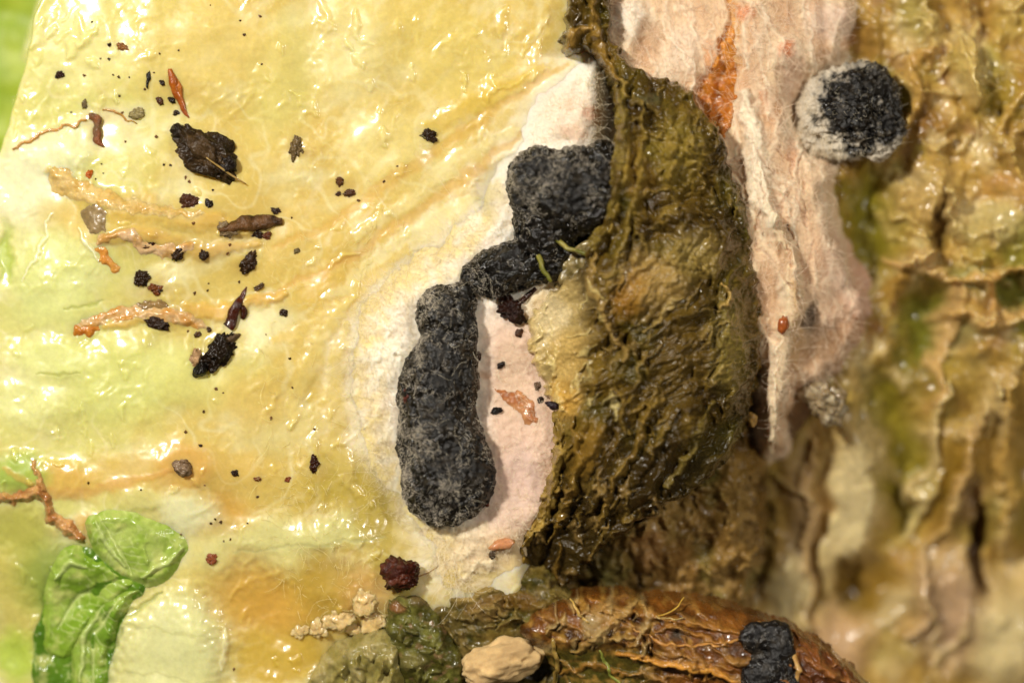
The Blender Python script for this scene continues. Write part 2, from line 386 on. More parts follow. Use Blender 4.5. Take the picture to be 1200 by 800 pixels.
# colour patches: glare painted pale at the left edge, pale swollen tissue, greener rib tissue, yellow and orange staining
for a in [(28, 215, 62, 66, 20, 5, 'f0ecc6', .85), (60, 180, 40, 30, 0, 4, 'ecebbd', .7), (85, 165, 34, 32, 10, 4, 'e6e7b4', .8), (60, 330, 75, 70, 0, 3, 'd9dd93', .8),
          (150, 440, 110, 60, -15, 4, 'd6d882', .8), (60, 420, 60, 30, 0, 6, 'dcdf92', .8), (30, 470, 50, 40, 0, 5, 'e2e29e', .8), (250, 440, 80, 50, 0, 2, 'd9d582', .6),
          (330, 90, 50, 90, 10, -3, 'd8ce7c', .7), (410, 60, 60, 80, 10, 4, 'e8deA0'.lower(), .6), (520, 60, 110, 70, 40, 2, 'dfcb74', .7), (240, 60, 110, 70, 0, 3, 'dfc978', .7),
          (450, 170, 70, 60, 0, 3, 'e4d58c', .6), (100, 60, 70, 60, 0, 2, 'e6dd98', .7),
          (180, 555, 150, 34, -3, 2, 'dab75f', .7), (60, 560, 60, 22, 0, 3, 'd9b257', .8), (215, 545, 40, 32, 10, 3, 'dca858', .5), (265, 610, 40, 42, 10, 0, 'd6a548', .7), (110, 620, 34, 20, 0, 2, 'd8a94f', .7),
          (300, 640, 110, 40, -5, 3, 'd9d38e', .9), (390, 625, 60, 26, -10, 3, 'd5d08c', .9), (220, 600, 46, 26, 10, 5, 'e6e3b2', .9), (165, 585, 30, 14, 0, 3, 'd5cf86', .8),
          (330, 500, 60, 36, 0, 2, 'd8c987', .7), (300, 470, 50, 40, 0, 1, 'dcc069', .7), (290, 700, 60, 60, 40, -8, 'cfa446', .8), (340, 720, 70, 40, 20, -4, 'd2a548', .85), (390, 690, 60, 50, 0, -2, 'c2a03f', .8),
          (440, 600, 34, 60, -20, -3, 'b59f3b', .85), (430, 700, 40, 40, 0, 2, 'cf9f60', .6), (330, 770, 70, 40, 0, -4, 'c9a93f', .85), (400, 560, 50, 40, 0, -2, 'c2ab48', .7),
          (12, 700, 40, 120, 0, -4, 'c9bd62', .9), (15, 625, 44, 36, 0, -4, 'bcb95a', .9), (18, 555, 40, 30, 0, 6, 'a9bf55', .9), (10, 775, 34, 40, 0, 3, 'b5c850', .9), (3, 300, 12, 40, 0, -4, 'a9bd3f', .7),
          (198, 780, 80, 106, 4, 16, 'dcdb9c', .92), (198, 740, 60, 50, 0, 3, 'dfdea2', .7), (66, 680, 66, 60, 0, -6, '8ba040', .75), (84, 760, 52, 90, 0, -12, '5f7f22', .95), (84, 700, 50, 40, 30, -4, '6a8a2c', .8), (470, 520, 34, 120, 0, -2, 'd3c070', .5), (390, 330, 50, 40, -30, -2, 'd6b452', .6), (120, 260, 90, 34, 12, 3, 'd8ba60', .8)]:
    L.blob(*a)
# yellow-orange veins running down from the upper right, with pale stripes between
for pts, wd, h, col, a in [([(665, 75), (600, 118), (520, 168), (450, 220), (390, 262), (320, 290)], 10, -.5, 'dbb35a', .6), ([(660, 118), (590, 172), (520, 228), (450, 275), (385, 318), (300, 350)], 9, -.5, 'dab05e', .6),
        ([(600, 150), (540, 185), (470, 240), (420, 275)], 12, 1, 'e8d99a', .6), ([(560, 230), (510, 262), (440, 310), (380, 350)], 12, 1, 'e9dc9f', .6), ([(480, 290), (420, 340), (370, 380), (320, 400)], 10, .8, 'e2c977', .7),
        ([(640, 80), (560, 120), (500, 150)], 16, 2, 'd9ba50', .7), ([(420, 330), (380, 390), (350, 450), (340, 500)], 14, 2, 'dfca7c', .6), ([(405, 380), (390, 450), (395, 520), (420, 580)], 16, 2, 'd9c26d', .6),
        ([(330, 345), (260, 365), (180, 372), (120, 380)], 12, 4, 'd9ad52', .75), ([(60, 200), (110, 232), (200, 250), (290, 268)], 20, 4, 'd6b057', .75), ([(120, 285), (160, 275), (240, 295), (300, 285)], 14, 3, 'd5ab58', .7),
        ([(60, 250), (40, 300), (20, 330)], 3, 3, 'f0ecc0', .8), ([(95, 270), (112, 305)], 2.5, 3, 'f2eec2', .8), ([(0, 545), (60, 580), (140, 570), (215, 550)], 9, .6, 'd8a058', .45),
        ([(275, 650), (360, 640), (450, 632)], 3, -.5, 'c4be80', .7), ([(40, 440), (90, 436)], 3, -.8, 'bfc06a', .8), ([(75, 360), (125, 356)], 3, -.8, 'bfc26a', .8), ([(140, 735), (190, 738), (262, 748)], 2.5, 0, 'c6c384', .55), ([(130, 788), (180, 790), (256, 800)], 2.5, 0, 'c6c384', .55), ([(262, 735), (268, 765), (258, 790)], 5, 2, 'efeac0', .4), ([(130, 770), (140, 735), (160, 708), (190, 692)], 5, -4, 'aab05a', .6)]:  # pale stroke down the rib's right edge is a painted highlight
    L.stroke(pts, wd, h, col, a)
# wrinkles and beads of wet tissue that catch the lamp: positions follow the photograph, sizes vary
def wrinkles(R, n, box, ang, ln, wd, ht, jit=25, col=None, a=.5, g=rng):
    for _ in range(n):
        x = g.uniform(box[0], box[2]); y = g.uniform(box[1], box[3]); A = math.radians(ang+g.normal()*jit); l = ln*g.lognormal(0, .4); wv = wd*g.uniform(.6, 1.5)
        dx, dy = math.cos(A)*l/2, math.sin(A)*l/2; k = g.normal(size=2)*l*.12
        R.stroke([(x-dx, y-dy), (x+k[0], y+k[1]), (x+dx, y+dy)], wv, ht*g.uniform(.5, 1.4), col, a, soft=.95, dry=.02, taper=.8)
for n, box, ang, ln, wd, ht in [(14, (380, 0, 430, 60), 75, 26, 5, 3.5), (16, (560, 0, 640, 110), 105, 28, 5, 3.5), (12, (430, 60, 560, 170), 80, 22, 4.5, 2.6), (12, (310, 20, 420, 130), 70, 20, 6, 2.6),
        (16, (30, 0, 100, 60), 125, 26, 6, 3.2), (18, (80, 30, 160, 170), 80, 16, 4, 3), (14, (0, 60, 60, 160), 100, 20, 5, 2.2), (12, (120, 60, 260, 240), 60, 10, 3, 2),
        (20, (330, 230, 470, 420), 130, 18, 4, 2.2), (22, (300, 400, 440, 560), 115, 18, 4, 2.2), (9, (160, 500, 260, 600), 70, 12, 4, 2.4), (9, (60, 480, 180, 560), 100, 14, 4, 2),
        (18, (0, 500, 90, 600), 60, 12, 4, 3), (16, (350, 560, 460, 660), 60, 10, 3, 2.2), (22, (300, 670, 460, 800), 110, 12, 4, 3), (16, (0, 620, 60, 800), 90, 16, 5, 2.6),
        (16, (110, 380, 280, 480), 110, 12, 3.5, 2), (14, (0, 380, 110, 500), 100, 16, 5, 2.2), (14, (100, 240, 300, 330), 20, 10, 3, 2), (14, (450, 190, 560, 300), 135, 20, 4, 2)]:
    wrinkles(L, (n+2)//3, box, ang, ln*1.1, wd*1.3, ht*.8)
def leaf_fine(x, y):
    m = np.clip(.05+2.6*fbm(x, y, 70, 3, 20), .0, 1.2)*(1-.95*sst(1.15, .8, np.hypot((x-198)/84, (y-780)/106)))
    a = .8*x+.6*y; b = -.6*x+.8*y; wq = 9*fbm(x, y, 30, 2, 26)
    return 8*fbm(x, y*.8, 100, 2, 28)+1.5*fbm(x, y, 46, 2, 21)+m*(1.3*np.clip(ridged(a*1.0+wq, b*.45, 30, 2, 23)-.5, 0, 1)*2+.16*fbm(x, y, 8, 2, 25)+.55*np.clip(fbm(x, y, 13, 2, 27)-.22, 0, 1)*3)
L.fine = leaf_fine
_leaf_keep = lambda x, y: None
for sx, sy, sr in [(242, 180, 52), (256, 414, 36), (295, 264, 48), (210, 110, 40), (185, 370, 60), (225, 290, 50), (120, 150, 40), (290, 310, 22), (180, 335, 26), (403, 220, 20), (370, 550, 20), (265, 620, 24), (350, 175, 18)]:
    L.blob(sx, sy, sr, sr*.7, 0, 0, 'bf9a4c', .38, .9)
def leaf_func(x, y):
    H, C, D = L.eval(x, y); ex = 34-.30*y
    return H, C, D, (x-ex) > -26
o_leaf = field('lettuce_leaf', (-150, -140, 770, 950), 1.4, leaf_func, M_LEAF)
tag(o_leaf, 'large pale yellow-green wet lettuce leaf filling the left half', 'lettuce leaf')
zl = lambda x, y: L.eval(np.asarray(x), np.asarray(y), False)
# the other leaf seen past the free edge, far below
under = Relief(lambda x, y: -190+14*fbm(x, y, 80, 3, 31), mixc('8fa52c', ('a9b83c', lambda x, y: np.clip(.4+fbm(x, y, 40, 3, 33), 0, 1))), dry=1)
def uf(x, y):
    H, C, D = under.eval(x, y); return H, C, D, None
o = field('lettuce_leaf', (-320, -240, 160, 520), 7, uf, M_GREEN, zref=-190); tag(o, 'out-of-focus darker green leaf showing past the upper left edge', 'lettuce leaf')

# ================================================================== the rotting leaf tissue deep on the right
def deep_base(x, y):
    h = -75-60*sst(250, 560, y)-60*sst(480, 720, y)*sst(820, 960, x)-30*sst(1080, 1200, x)*sst(350, 700, y)
    h = h-90*sst(760, 640, x)
    return h+24*fbm(x, y*.75, 80, 2, 41)
deep = Relief(deep_base, mixc('b8954a', ('8c662a', lambda x, y: np.clip(.3+1.8*fbm(x, y*.8, 50, 4, 42), 0, 1)*.8*(1-.5*sst(380, 480, y))), ('e0ca92', lambda x, y: np.clip(2.2*fbm(x, y*.8, 42, 4, 43), 0, 1)*.85*(1-.5*sst(380, 480, y))), ('8f8a30', lambda x, y: np.clip(2*fbm(x, y*.8, 80, 3, 44)-.1, 0, 1)*.8*(1-.5*sst(380, 480, y))), ('a87c5a', lambda x, y: np.clip(2*fbm(x, y, 36, 3, 47)-.3, 0, 1)*.6*(1-.5*sst(380, 480, y)))), dry=.08, warp=19, wscale=60, seed=3)
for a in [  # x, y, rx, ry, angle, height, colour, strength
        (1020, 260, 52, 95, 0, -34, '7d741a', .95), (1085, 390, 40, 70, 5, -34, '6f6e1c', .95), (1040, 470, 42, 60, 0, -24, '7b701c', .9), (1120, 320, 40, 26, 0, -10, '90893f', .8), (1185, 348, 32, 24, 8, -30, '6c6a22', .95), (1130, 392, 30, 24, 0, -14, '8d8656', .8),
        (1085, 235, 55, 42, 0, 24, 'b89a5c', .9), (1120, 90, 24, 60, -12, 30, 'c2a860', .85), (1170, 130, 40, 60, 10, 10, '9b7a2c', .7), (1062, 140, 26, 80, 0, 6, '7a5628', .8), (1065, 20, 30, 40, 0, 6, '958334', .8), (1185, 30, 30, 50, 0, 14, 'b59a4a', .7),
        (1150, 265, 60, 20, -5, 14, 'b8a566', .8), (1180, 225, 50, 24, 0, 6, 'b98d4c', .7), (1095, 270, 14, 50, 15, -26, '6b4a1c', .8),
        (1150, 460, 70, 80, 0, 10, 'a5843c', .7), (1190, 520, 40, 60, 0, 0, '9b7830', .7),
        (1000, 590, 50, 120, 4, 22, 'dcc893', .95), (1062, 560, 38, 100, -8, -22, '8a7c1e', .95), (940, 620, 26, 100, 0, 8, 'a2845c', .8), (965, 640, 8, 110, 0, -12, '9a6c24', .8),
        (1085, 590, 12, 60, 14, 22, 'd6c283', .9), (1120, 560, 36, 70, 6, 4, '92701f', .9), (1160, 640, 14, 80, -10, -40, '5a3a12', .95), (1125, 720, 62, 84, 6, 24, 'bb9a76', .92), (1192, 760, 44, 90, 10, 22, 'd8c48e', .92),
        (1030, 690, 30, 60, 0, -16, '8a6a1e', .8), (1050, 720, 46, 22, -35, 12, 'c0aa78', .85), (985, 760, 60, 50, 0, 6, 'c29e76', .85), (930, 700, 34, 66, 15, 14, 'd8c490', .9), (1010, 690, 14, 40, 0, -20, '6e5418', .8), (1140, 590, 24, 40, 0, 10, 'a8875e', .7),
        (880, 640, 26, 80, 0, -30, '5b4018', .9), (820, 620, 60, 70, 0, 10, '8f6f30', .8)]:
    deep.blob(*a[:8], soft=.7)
for pts, wd, h, col, a in [([(1040, 300), (1075, 300), (1100, 330), (1110, 370), (1095, 420), (1100, 470)], 14, 18, 'c9a468', .9), ([(1100, 330), (1150, 320), (1200, 325)], 13, 18, 'c49c58', .9), ([(1110, 370), (1160, 375), (1210, 370)], 14, 16, 'c69f5e', .9), ([(1150, 320), (1160, 350), (1155, 380)], 11, 16, 'c49a58', .9),
        ([(1110, 450), (1098, 500), (1082, 545), (1070, 600)], 9, 20, 'cbb27a', .85), ([(1150, 480), (1130, 560), (1112, 640)], 9, 16, 'bf9c62', .8), ([(1075, 60), (1060, 110), (1052, 150)], 14, 18, 'b8924c', .8), ([(1140, 30), (1120, 80), (1128, 140)], 10, 16, 'c6aa66', .8), ([(1200, 90), (1170, 150), (1180, 210)], 9, 12, 'bd9a50', .8),
        ([(1100, 640), (1090, 700), (1075, 760)], 10, 18, 'c4a478', .8), ([(1185, 440), (1190, 560), (1195, 660)], 10, 16, 'b8944e', .8), ([(950, 520), (952, 620), (960, 740)], 10, 12, 'bb9a6a', .8)]:
    deep.stroke(pts, wd, h, col, a)
wrinkles(deep, 40, (1040, 0, 1200, 300), 95, 30, 8, 8, 50, 'cbb070', .35); wrinkles(deep, 14, (930, 420, 1200, 800), 92, 60, 12, 7, 30, 'd6bc84', .4); wrinkles(deep, 30, (1100, 0, 1200, 460), 70, 14, 5, 8, 40, 'd2bd84', .4)
deep.fine = lambda x, y: (1-.7*sst(380, 520, y))*(9*fbm(x+18*fbm(x, y, 50, 2, 48), y*.8+18*fbm(x, y, 50, 2, 49), 30, 3, 45, .6)+2.2*ridged(x, y, 24, 2, 46))
def df(x, y):
    H, C, D = deep.eval(x, y); return H, C, D, None
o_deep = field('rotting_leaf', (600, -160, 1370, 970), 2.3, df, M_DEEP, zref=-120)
tag(o_deep, 'ochre and olive rotting lettuce tissue filling the right side, mostly out of focus', 'rotten leaf')
zd = lambda x, y: deep.eval(np.asarray(x), np.asarray(y), False)

# ================================================================== white mycelium mat round the sclerotia
matr = Relief(lambda x, y: 5*fbm(x, y, 50, 3, 51)+1.5*fbm(x, y, 9, 3, 52), mixc('f4ead6',
    ('f5e8d8', lambda x, y: np.clip(.5+fbm(x, y, 60, 3, 53), 0, 1)),
    ('e2c3ac', lambda x, y: sst(545, 590, x)*sst(340, 400, y)),
    ('e8cf8f', lambda x, y: sst(0, 1, np.clip(1.6*fbm(x, y, 34, 4, 54)-.1, 0, 1))*sst(530, 430, x)*.7),
    ('ecd994', lambda x, y: sst(52, 0, polysd(x, y, MAT_POLY)+26*fbm(x, y, 18, 4, 57))*sst(620, 560, x)*.95),
    ('d9c27a', lambda x, y: sst(590, 680, y+20*fbm(x, y, 30, 3, 55))*.6)), dry=.85, warp=6, seed=5)
matr.blob(660, 130, 46, 40, 0, 4, 'f1d9c2', .8).blob(695, 135, 16, 14, 0, 1, 'e9b595', .7).blob(672, 158, 20, 10, 0, 2, 'efc9a8', .6).blob(600, 440, 24, 60, 0, -3, 'd9bda0', .6).blob(610, 560, 30, 50, 0, -2, 'dcc0b2', .8).blob(590, 600, 40, 30, 0, 0, 'e2c7b3', .7).blob(640, 360, 30, 30, 0, 0, 'dcc597', .8).blob(588, 637, 14, 8, -15, 1, 'd98a5c', .8).blob(560, 640, 40, 34, 20, 3, 'ecd3ae', .6).blob(565, 440, 12, 8, 30, 0, 'c89468', .5).blob(520, 680, 26, 20, 30, 2, 'd6bf74', .7)
wrinkles(matr, 40, (410, 360, 470, 600), 100, 24, 6, 1.5, 40, 'f8f0dc', .6); wrinkles(matr, 30, (470, 610, 590, 690), 130, 26, 5, 2.5, 25, 'f0ddb8', .6); wrinkles(matr, 26, (540, 180, 640, 320), 135, 40, 8, 1.5, 15, 'fbf2e2', .5); wrinkles(matr, 10, (440, 380, 470, 420), 80, 10, 4, 2.5, 60, 'f5ecd6', .5)
o_mat = poly_field('mycelium_mat', MAT_POLY, 1.5, matr, M_MAT, 7, edge=46, sink=2, warp=12, wscale=34, seed=5, under=zl)
tag(o_mat, 'white felty mould mat spreading round the long black sclerotium', 'mould')
zm0 = zl
def zm(x, y): return zl(x, y)+matr.eval(np.asarray(x), np.asarray(y), False)+7
V, N = mesh_vn(o_mat); px, py = w2px(V); sdm = polysd(px, py, smooth_poly(MAT_POLY)); up = N[:, 2] > .3
wt = up*sst(6, 40, sdm)*(np.where(px < 560, 1., .9))*np.exp(-np.clip(sdm-20, 0, 200)/50); g = np.random.default_rng(11)
i = g.choice(len(V), 17000, p=wt/wt.sum()); hairs('fuzz', V[i], N[i], M_HYPHA, 9, .16, up=.2, curl=.9, parent=o_mat, seed=1)
# frayed threads running out over the leaf from the mat's margin
i = g.choice(len(V), 2600, p=(lambda q: q/q.sum())(up*(np.abs(sdm-10) < 16)*(px < 560)))
out = np.stack([-np.gradient(np.zeros(1)) if False else -(V[i, 0]-(-0.75))*.4, (V[i, 1]*0), np.zeros(len(i))], 1)
dirv = np.stack([np.where(px[i] < 480, -1., -.6), np.where(py[i] > 560, -1.0, np.where(py[i] < 330, .6, 0)), np.zeros(len(i))], 1)*.8
hairs('margin_fuzz', V[i], np.tile([0, 0, 1.], (len(i), 1)), M_HYPHA, 20, .14, up=.1, curl=.6, parent=o_mat, bias=dirv, seed=2)

# ================================================================== pink-white mycelium strip, right of centre
PINK_POLY = [(650, -110), (1015, -110), (1030, 20), (1012, 60), (1030, 80), (1042, 130), (1034, 178), (1004, 206), (990, 232), (1000, 270), (1018, 305), (1040, 350), (1040, 390), (1024, 425), (1000, 446), (985, 466), (956, 472), (944, 500), (930, 540), (900, 545), (876, 530), (872, 490), (862, 420), (850, 340), (826, 280), (800, 200), (750, 140), (700, 110), (675, 70), (665, 20)]
def pink_base(x, y):
    h = -8-34*sst(880, 1040, x)-44*sst(250, 560, y)
    q = x+.0*y-120*sst(0, 560, y)*.6                      # fibres lean to the right on the way down
    return h+5*ridged(q, y*.10, 44, 2, 61)+7*fbm(x, y, 80, 2, 62)
pink = Relief(pink_base, mixc('e7caa4', ('d9b088', lambda x, y: np.clip(.3+1.7*fbm(x-.2*y, y*.35, 40, 4, 63), 0, 1)*.8), ('f3e3c6', lambda x, y: np.clip(2*fbm(x-.2*y, y*.25, 34, 4, 64)-.1, 0, 1)*.9), ('c69a86', lambda x, y: sst(930, 1030, x+20*fbm(x, y, 40, 3, 66))*sst(220, 300, y)*.75), ('b98a5e', lambda x, y: sst(420, 520, y)*np.clip(.4+fbm(x, y, 30, 3, 65), 0, 1)*.6)), dry=.7, warp=7, seed=6)
pink.stroke([(872, 110), (884, 180), (890, 230), (902, 262)], 17, 12, 'f4e6c9', .95).stroke([(905, 255), (928, 310), (926, 360), (916, 420), (906, 490), (902, 535)], 15, 22, 'ead3ac', .9).stroke([(928, 330), (938, 370), (934, 430)], 12, 6, 'c59c68', .7)
pink.stroke([(858, -20), (858, 40), (850, 80), (845, 120), (840, 150)], 14, -8, 'd59b4c', .85, dry=.1).blob(838, 108, 24, 38, 20, -10, 'c46f14', .95, .4, .08).blob(848, 60, 9, 40, 6, -4, 'cd7d26', .8, .6, .1).blob(832, 70, 10, 30, 10, 0, 'd98a48', .5)
pink.blob(920, 62, 24, 20, 0, 3, 'f3dcbc', .9).blob(921, 60, 13, 11, 0, 2, 'e08a5a', .9).blob(872, 18, 13, 10, 30, 2, 'e2976a', .85).blob(896, 118, 7, 10, 0, 0, 'd98a5a', .7).blob(998, 45, 12, 10, 0, 2, 'dba06c', .7).blob(902, 130, 16, 24, 0, -4, 'c79a70', .7).blob(928, 180, 8, 22, 0, 0, 'dda47c', .6)
pink.blob(738, 25, 24, 30, 20, 8, 'f6ead6', .9, .6, .3).blob(760, 55, 20, 34, 20, -6, 'c9a27c', .8).blob(800, 60, 24, 40, 10, 4, 'efdcc4', .7).blob(980, 25, 40, 26, 0, 6, 'e6cdb8', .8).blob(930, 100, 20, 40, 0, -8, 'd3ab92', .6)
pink.blob(1000, 132, 84, 76, 0, -46, 'e6d2b4', .6, .45)
pink.blob(952, 372, 11, 24, 8, -10, '4b3a2c', .85).blob(925, 300, 20, 40, 0, 0, 'd8b68e', .6).blob(900, 340, 16, 40, 0, -4, 'c9a27c', .7).blob(1010, 390, 40, 34, 0, -6, 'c3976f', .7).blob(1020, 360, 34, 14, 15, 6, 'd8b39c', .6).blob(970, 410, 34, 30, 0, -8, 'a87c4a', .7)
wrinkles(pink, 80, (720, 0, 1000, 260), 80, 70, 4, 1.6, 10, 'f4e2c6', .5); wrinkles(pink, 50, (880, 200, 1000, 520), 78, 50, 3.5, 1.8, 12, 'f2dcbc', .5); wrinkles(pink, 24, (860, 150, 960, 330), 80, 34, 2.4, -3, 12, 'b98058', .4)
pink.fine = lambda x, y: .9*fbm(x-.2*y, y*.25, 9, 3, 68)
o_pink = poly_field('mycelium_strip', PINK_POLY, 1.5, pink, M_PINK, 60, edge=38, sink=10, warp=9, wscale=30, seed=6, zref=-20)
tag(o_pink, 'pinkish white fibrous mould strip running down between brown flap and round sclerotium', 'mould')
zp = lambda x, y: pink.eval(np.asarray(x), np.asarray(y), False)
V, N = mesh_vn(o_pink); px, py = w2px(V); wt = (N[:, 2] > .5)*(polysd(px, py, smooth_poly(PINK_POLY)) > 16)*1.
i = g.choice(len(V), 12000, p=wt/wt.sum()); hairs('fuzz', V[i], N[i], M_PFIB, 17, .17, up=.1, curl=.5, parent=o_pink, seed=3, bias=np.tile([.12, -.75, 0], (len(i), 1))*np.where(g.random(len(i)) < .5, 1, -1)[:, None])

otis = Relief(lambda x, y: 3*fbm(x, y, 18, 3, 161), mixc('bd7626', ('d6923a', lambda x, y: sst(110, 40, y+16*fbm(x, y, 20, 3, 162))), ('a85408', lambda x, y: np.clip(1.6*fbm(x, y, 14, 3, 163), 0, 1)*.7)), dry=.2, warp=3, seed=16)
o = poly_field('orange_tissue', [(812, 112), (832, 84), (846, 48), (852, 26), (860, 30), (862, 70), (862, 120), (852, 168), (840, 156), (822, 128)], 1.2, otis, M_SHRED, 4, edge=7, sink=5, warp=5, wscale=14, seed=16, under=lambda x, y: zp(x, y)+1, zref=-20)
tag(o, 'bright orange wet leaf tissue showing through the pink mould beside the flap', 'plant tissue')
# ================================================================== black sclerotia
def sclerotium(name, balls, z0, label, flat=.8, pits=1.0, white=None, glossy=None, nfuzz=2500, fuzzw=None, seed=0, col='110e0a', group='black sclerotia', hl=4.6, hr=.11, hmat=None, k=1.0):
    V, N, F = chain_mesh(balls, flat, 1.35, 24, z0); P = V*100
    d = 7*fbm3(P, 46, 3, seed)+2.6*fbm3(P, 16, 2, seed+4, .6)*pits+2.3*fbm3(P, 6.5, 2, seed+8, .7)*pits
    pit = np.clip(fbm3(P, 9, 2, seed+12)-.2, 0, 1)*8*pits
    V = V+N*((d-pit)/100)[:, None]
    C = np.tile(hexc(col), (len(V), 1)); gnz = fbm3(P, 22, 3, seed+15)
    C = C+(hexc('3d362c')-C)*np.clip(gnz*.8+.9*fbm3(P, 7, 2, seed+16), 0, .8)[:, None]
    dry = np.clip(.28+1.3*fbm3(P, 34, 3, seed+17), 0, 1)
    px, py = w2px(V)
    if glossy is not None: dry = dry*(1-glossy(px, py))
    if white is not None:
        wm = white(px, py, V[:, 2]*100, P)[:, None]; C = C+(hexc('cfc2ac')-C)*wm; dry = np.maximum(dry, wm[:, 0])
    o = mesh_from(name, V, F, M_SCL, C, dry); tag(o, label, 'sclerotium', group)
    V2, N2 = mesh_vn(o); px, py = w2px(V2); vis = N2[:, 2] > -.15
    wt = vis*np.clip(.32+1.3*fbm3(P, 24, 4, seed+20, .65), .015, 1)**1.7
    if fuzzw is not None: wt = wt*fuzzw(px, py, N2)
    gg = np.random.default_rng(seed+40); i = gg.choice(len(V2), nfuzz, p=wt/wt.sum())
    hairs('fuzz', V2[i], N2[i], hmat or M_HYPHG, hl, hr, up=.3, curl=1.0, parent=o, seed=seed+1)
    if nfuzz > 500:
        i = gg.choice(len(V2), nfuzz//16, p=wt/wt.sum()); hairs('long_fuzz', V2[i], N2[i], M_HYPHA, hl*2.4, hr*1.1, up=.5, curl=.8, parent=o, seed=seed+2)
    return o
s_long = sclerotium('sclerotium', [(538, 352, 14, 22), (522, 367, 14, 36), (526, 400, 14, 34), (516, 440, 14, 44), (511, 480, 14, 47), (518, 525, 14, 54), (525, 560, 14, 56)], 4,
    'long black sausage-shaped sclerotium dusted with white threads', nfuzz=9500, seed=1, fuzzw=lambda x, y, n: .3+3.2*sst(.0, -.8, n[:, 0])+.7*sst(430, 560, y)*sst(0, 1, n[:, 2]))
s_two = sclerotium('sclerotium', [(638, 218, 30, 46), (668, 224, 34, 50), (692, 226, 34, 50), (705, 212, 34, 40), (642, 262, 20, 38), (634, 288, 15, 34), (652, 298, 15, 26), (606, 312, 12, 30), (578, 322, 10, 31), (560, 326, 8, 21)], 4,
    'knobbly two-lobed black sclerotium partly tucked under the brown flap', nfuzz=4600, seed=2, glossy=lambda x, y: sst(235, 275, y), pits=1.2, fuzzw=lambda x, y, n: (1.3-1.15*sst(235, 275, y)+.5*sst(595, 560, x))*(.5+sst(0, -.8, n[:, 0])+.8*sst(.2, .8, n[:, 1])))
def round_white(x, y, z, P):
    e = (x-1012)*.85-(y-122)*.45                                 # white felt on the lower left side of the ball
    q = np.hypot((x-1014)/54, (y-126)/52)+.5*fbm3(P, 22, 4, 71, .7)
    return np.clip(sst(.84, 1.12, q)*sst(40, -6, e+22*fbm3(P, 18, 3, 72))+.35*sst(.3, .6, fbm3(P, 13, 3, 73, .7)), 0, 1)*.9
s_round = sclerotium('sclerotium', [(980, 144, -34, 40), (996, 130, -32, 57), (1018, 108, -30, 40), (1038, 112, -30, 24), (1030, 148, -30, 36)], -8, 'round black sclerotium with a white felted left side', flat=.62, white=round_white, nfuzz=5000, seed=3, pits=1.7, hr=.08, hl=3.6, hmat=M_HYPHA,
    fuzzw=lambda x, y, n: .15+3*sst(.80, 1.15, np.hypot((x-1014)/56, (y-126)/56))*sst(1045, 1010, x))

# ================================================================== withered brown-olive leaf flap
FLAP = [(668, -110), (715, -110), (712, 10), (716, 45), (735, 78), (765, 88), (792, 98), (822, 122), (846, 160), (862, 205), (878, 255), (893, 312), (897, 380), (893, 440), (882, 492), (864, 530), (832, 560), (790, 588), (742, 616), (704, 646), (672, 684), (640, 712), (600, 715), (588, 690), (604, 648), (626, 610), (641, 575), (650, 545), (654, 512), (648, 482), (634, 452), (622, 425), (616, 392), (622, 362), (640, 346), (664, 328), (688, 300), (704, 268), (714, 232), (721, 192), (727, 150), (722, 112), (705, 78), (690, 62), (668, 70), (655, 60), (664, 30)]
def flap_base(x, y):
    h = 22+34*sst(60, 180, y)*sst(870, 780, x)-26*sst(290, 370, y)*sst(720, 635, x)
    h = h-40*sst(520, 700, y)-46*sst(840, 900, x)-22*sst(330, 480, y)*sst(700, 620, x)
    dl = (x-650)*.64+(y-690)*.768                                             # distance below the lower edge, which runs from right to lower left
    h = h-14*sst(-60, 10, dl)
    h = h-14*np.exp(-((x-745+.55*(y-520))/34)**2)*sst(420, 520, y)          # hollow running down to the left
    return h
def flap_fine(x, y):
    wx = 22*fbm(x, y, 60, 3, 81); wy = 22*fbm(x, y, 60, 3, 181)
    a = np.radians(6)+np.radians(36)*sst(280, 560, y)                       # creases: upright above, fanning to the lower left below
    u = (x+wx)*np.cos(a)+(y+wy)*np.sin(a); v = -(x+wx)*np.sin(a)+(y+wy)*np.cos(a)
    top = sst(360, 250, y)*sst(735, 770, x)
    lines = 12*ridged(u, v*.42, 58, 2, 82)+7*ridged(u, v*.5, 24, 2, 83)+3.0*ridged(u, v*.6, 9, 2, 84)
    lumps = 15*fbm(x+wx, y+wy, 46, 3, 85, .6)+7*ridged(x+wx, y+wy, 26, 2, 86)+2.5*fbm(x, y, 8, 2, 88)
    h = lines*(1-.75*top)+lumps*(.35+.65*top)+.9*fbm(x, y, 5, 2, 87)
    sm = sst(715, 655, x)*sst(510, 380, y)*sst(300, 340, y)
    return h*(1-.82*sm)
flap = Relief(flap_base, mixc('564214', ('342408', lambda x, y: np.clip(.3+1.7*fbm(x, y*.6, 42, 4, 91), 0, 1)*.85), ('745c20', lambda x, y: np.clip(1.9*fbm(x, y*.6, 26, 4, 92)-.1, 0, 1)*.8), ('504a14', lambda x, y: np.clip(1.6*fbm(x, y, 70, 3, 93), 0, 1)*.7),
    ('2e210b', lambda x, y: sst(440, 600, y+50*fbm(x, y, 50, 3, 94))*.85), ('cdb272', lambda x, y: sst(700, 632, x+.12*(y-400)+26*fbm(x, y, 30, 3, 95))*sst(310, 345, y)*sst(520, 440, y)*.95)), dry=.06, warp=8, seed=8)  # darker lower flap: its self-shade painted in, along with dark wet tissue
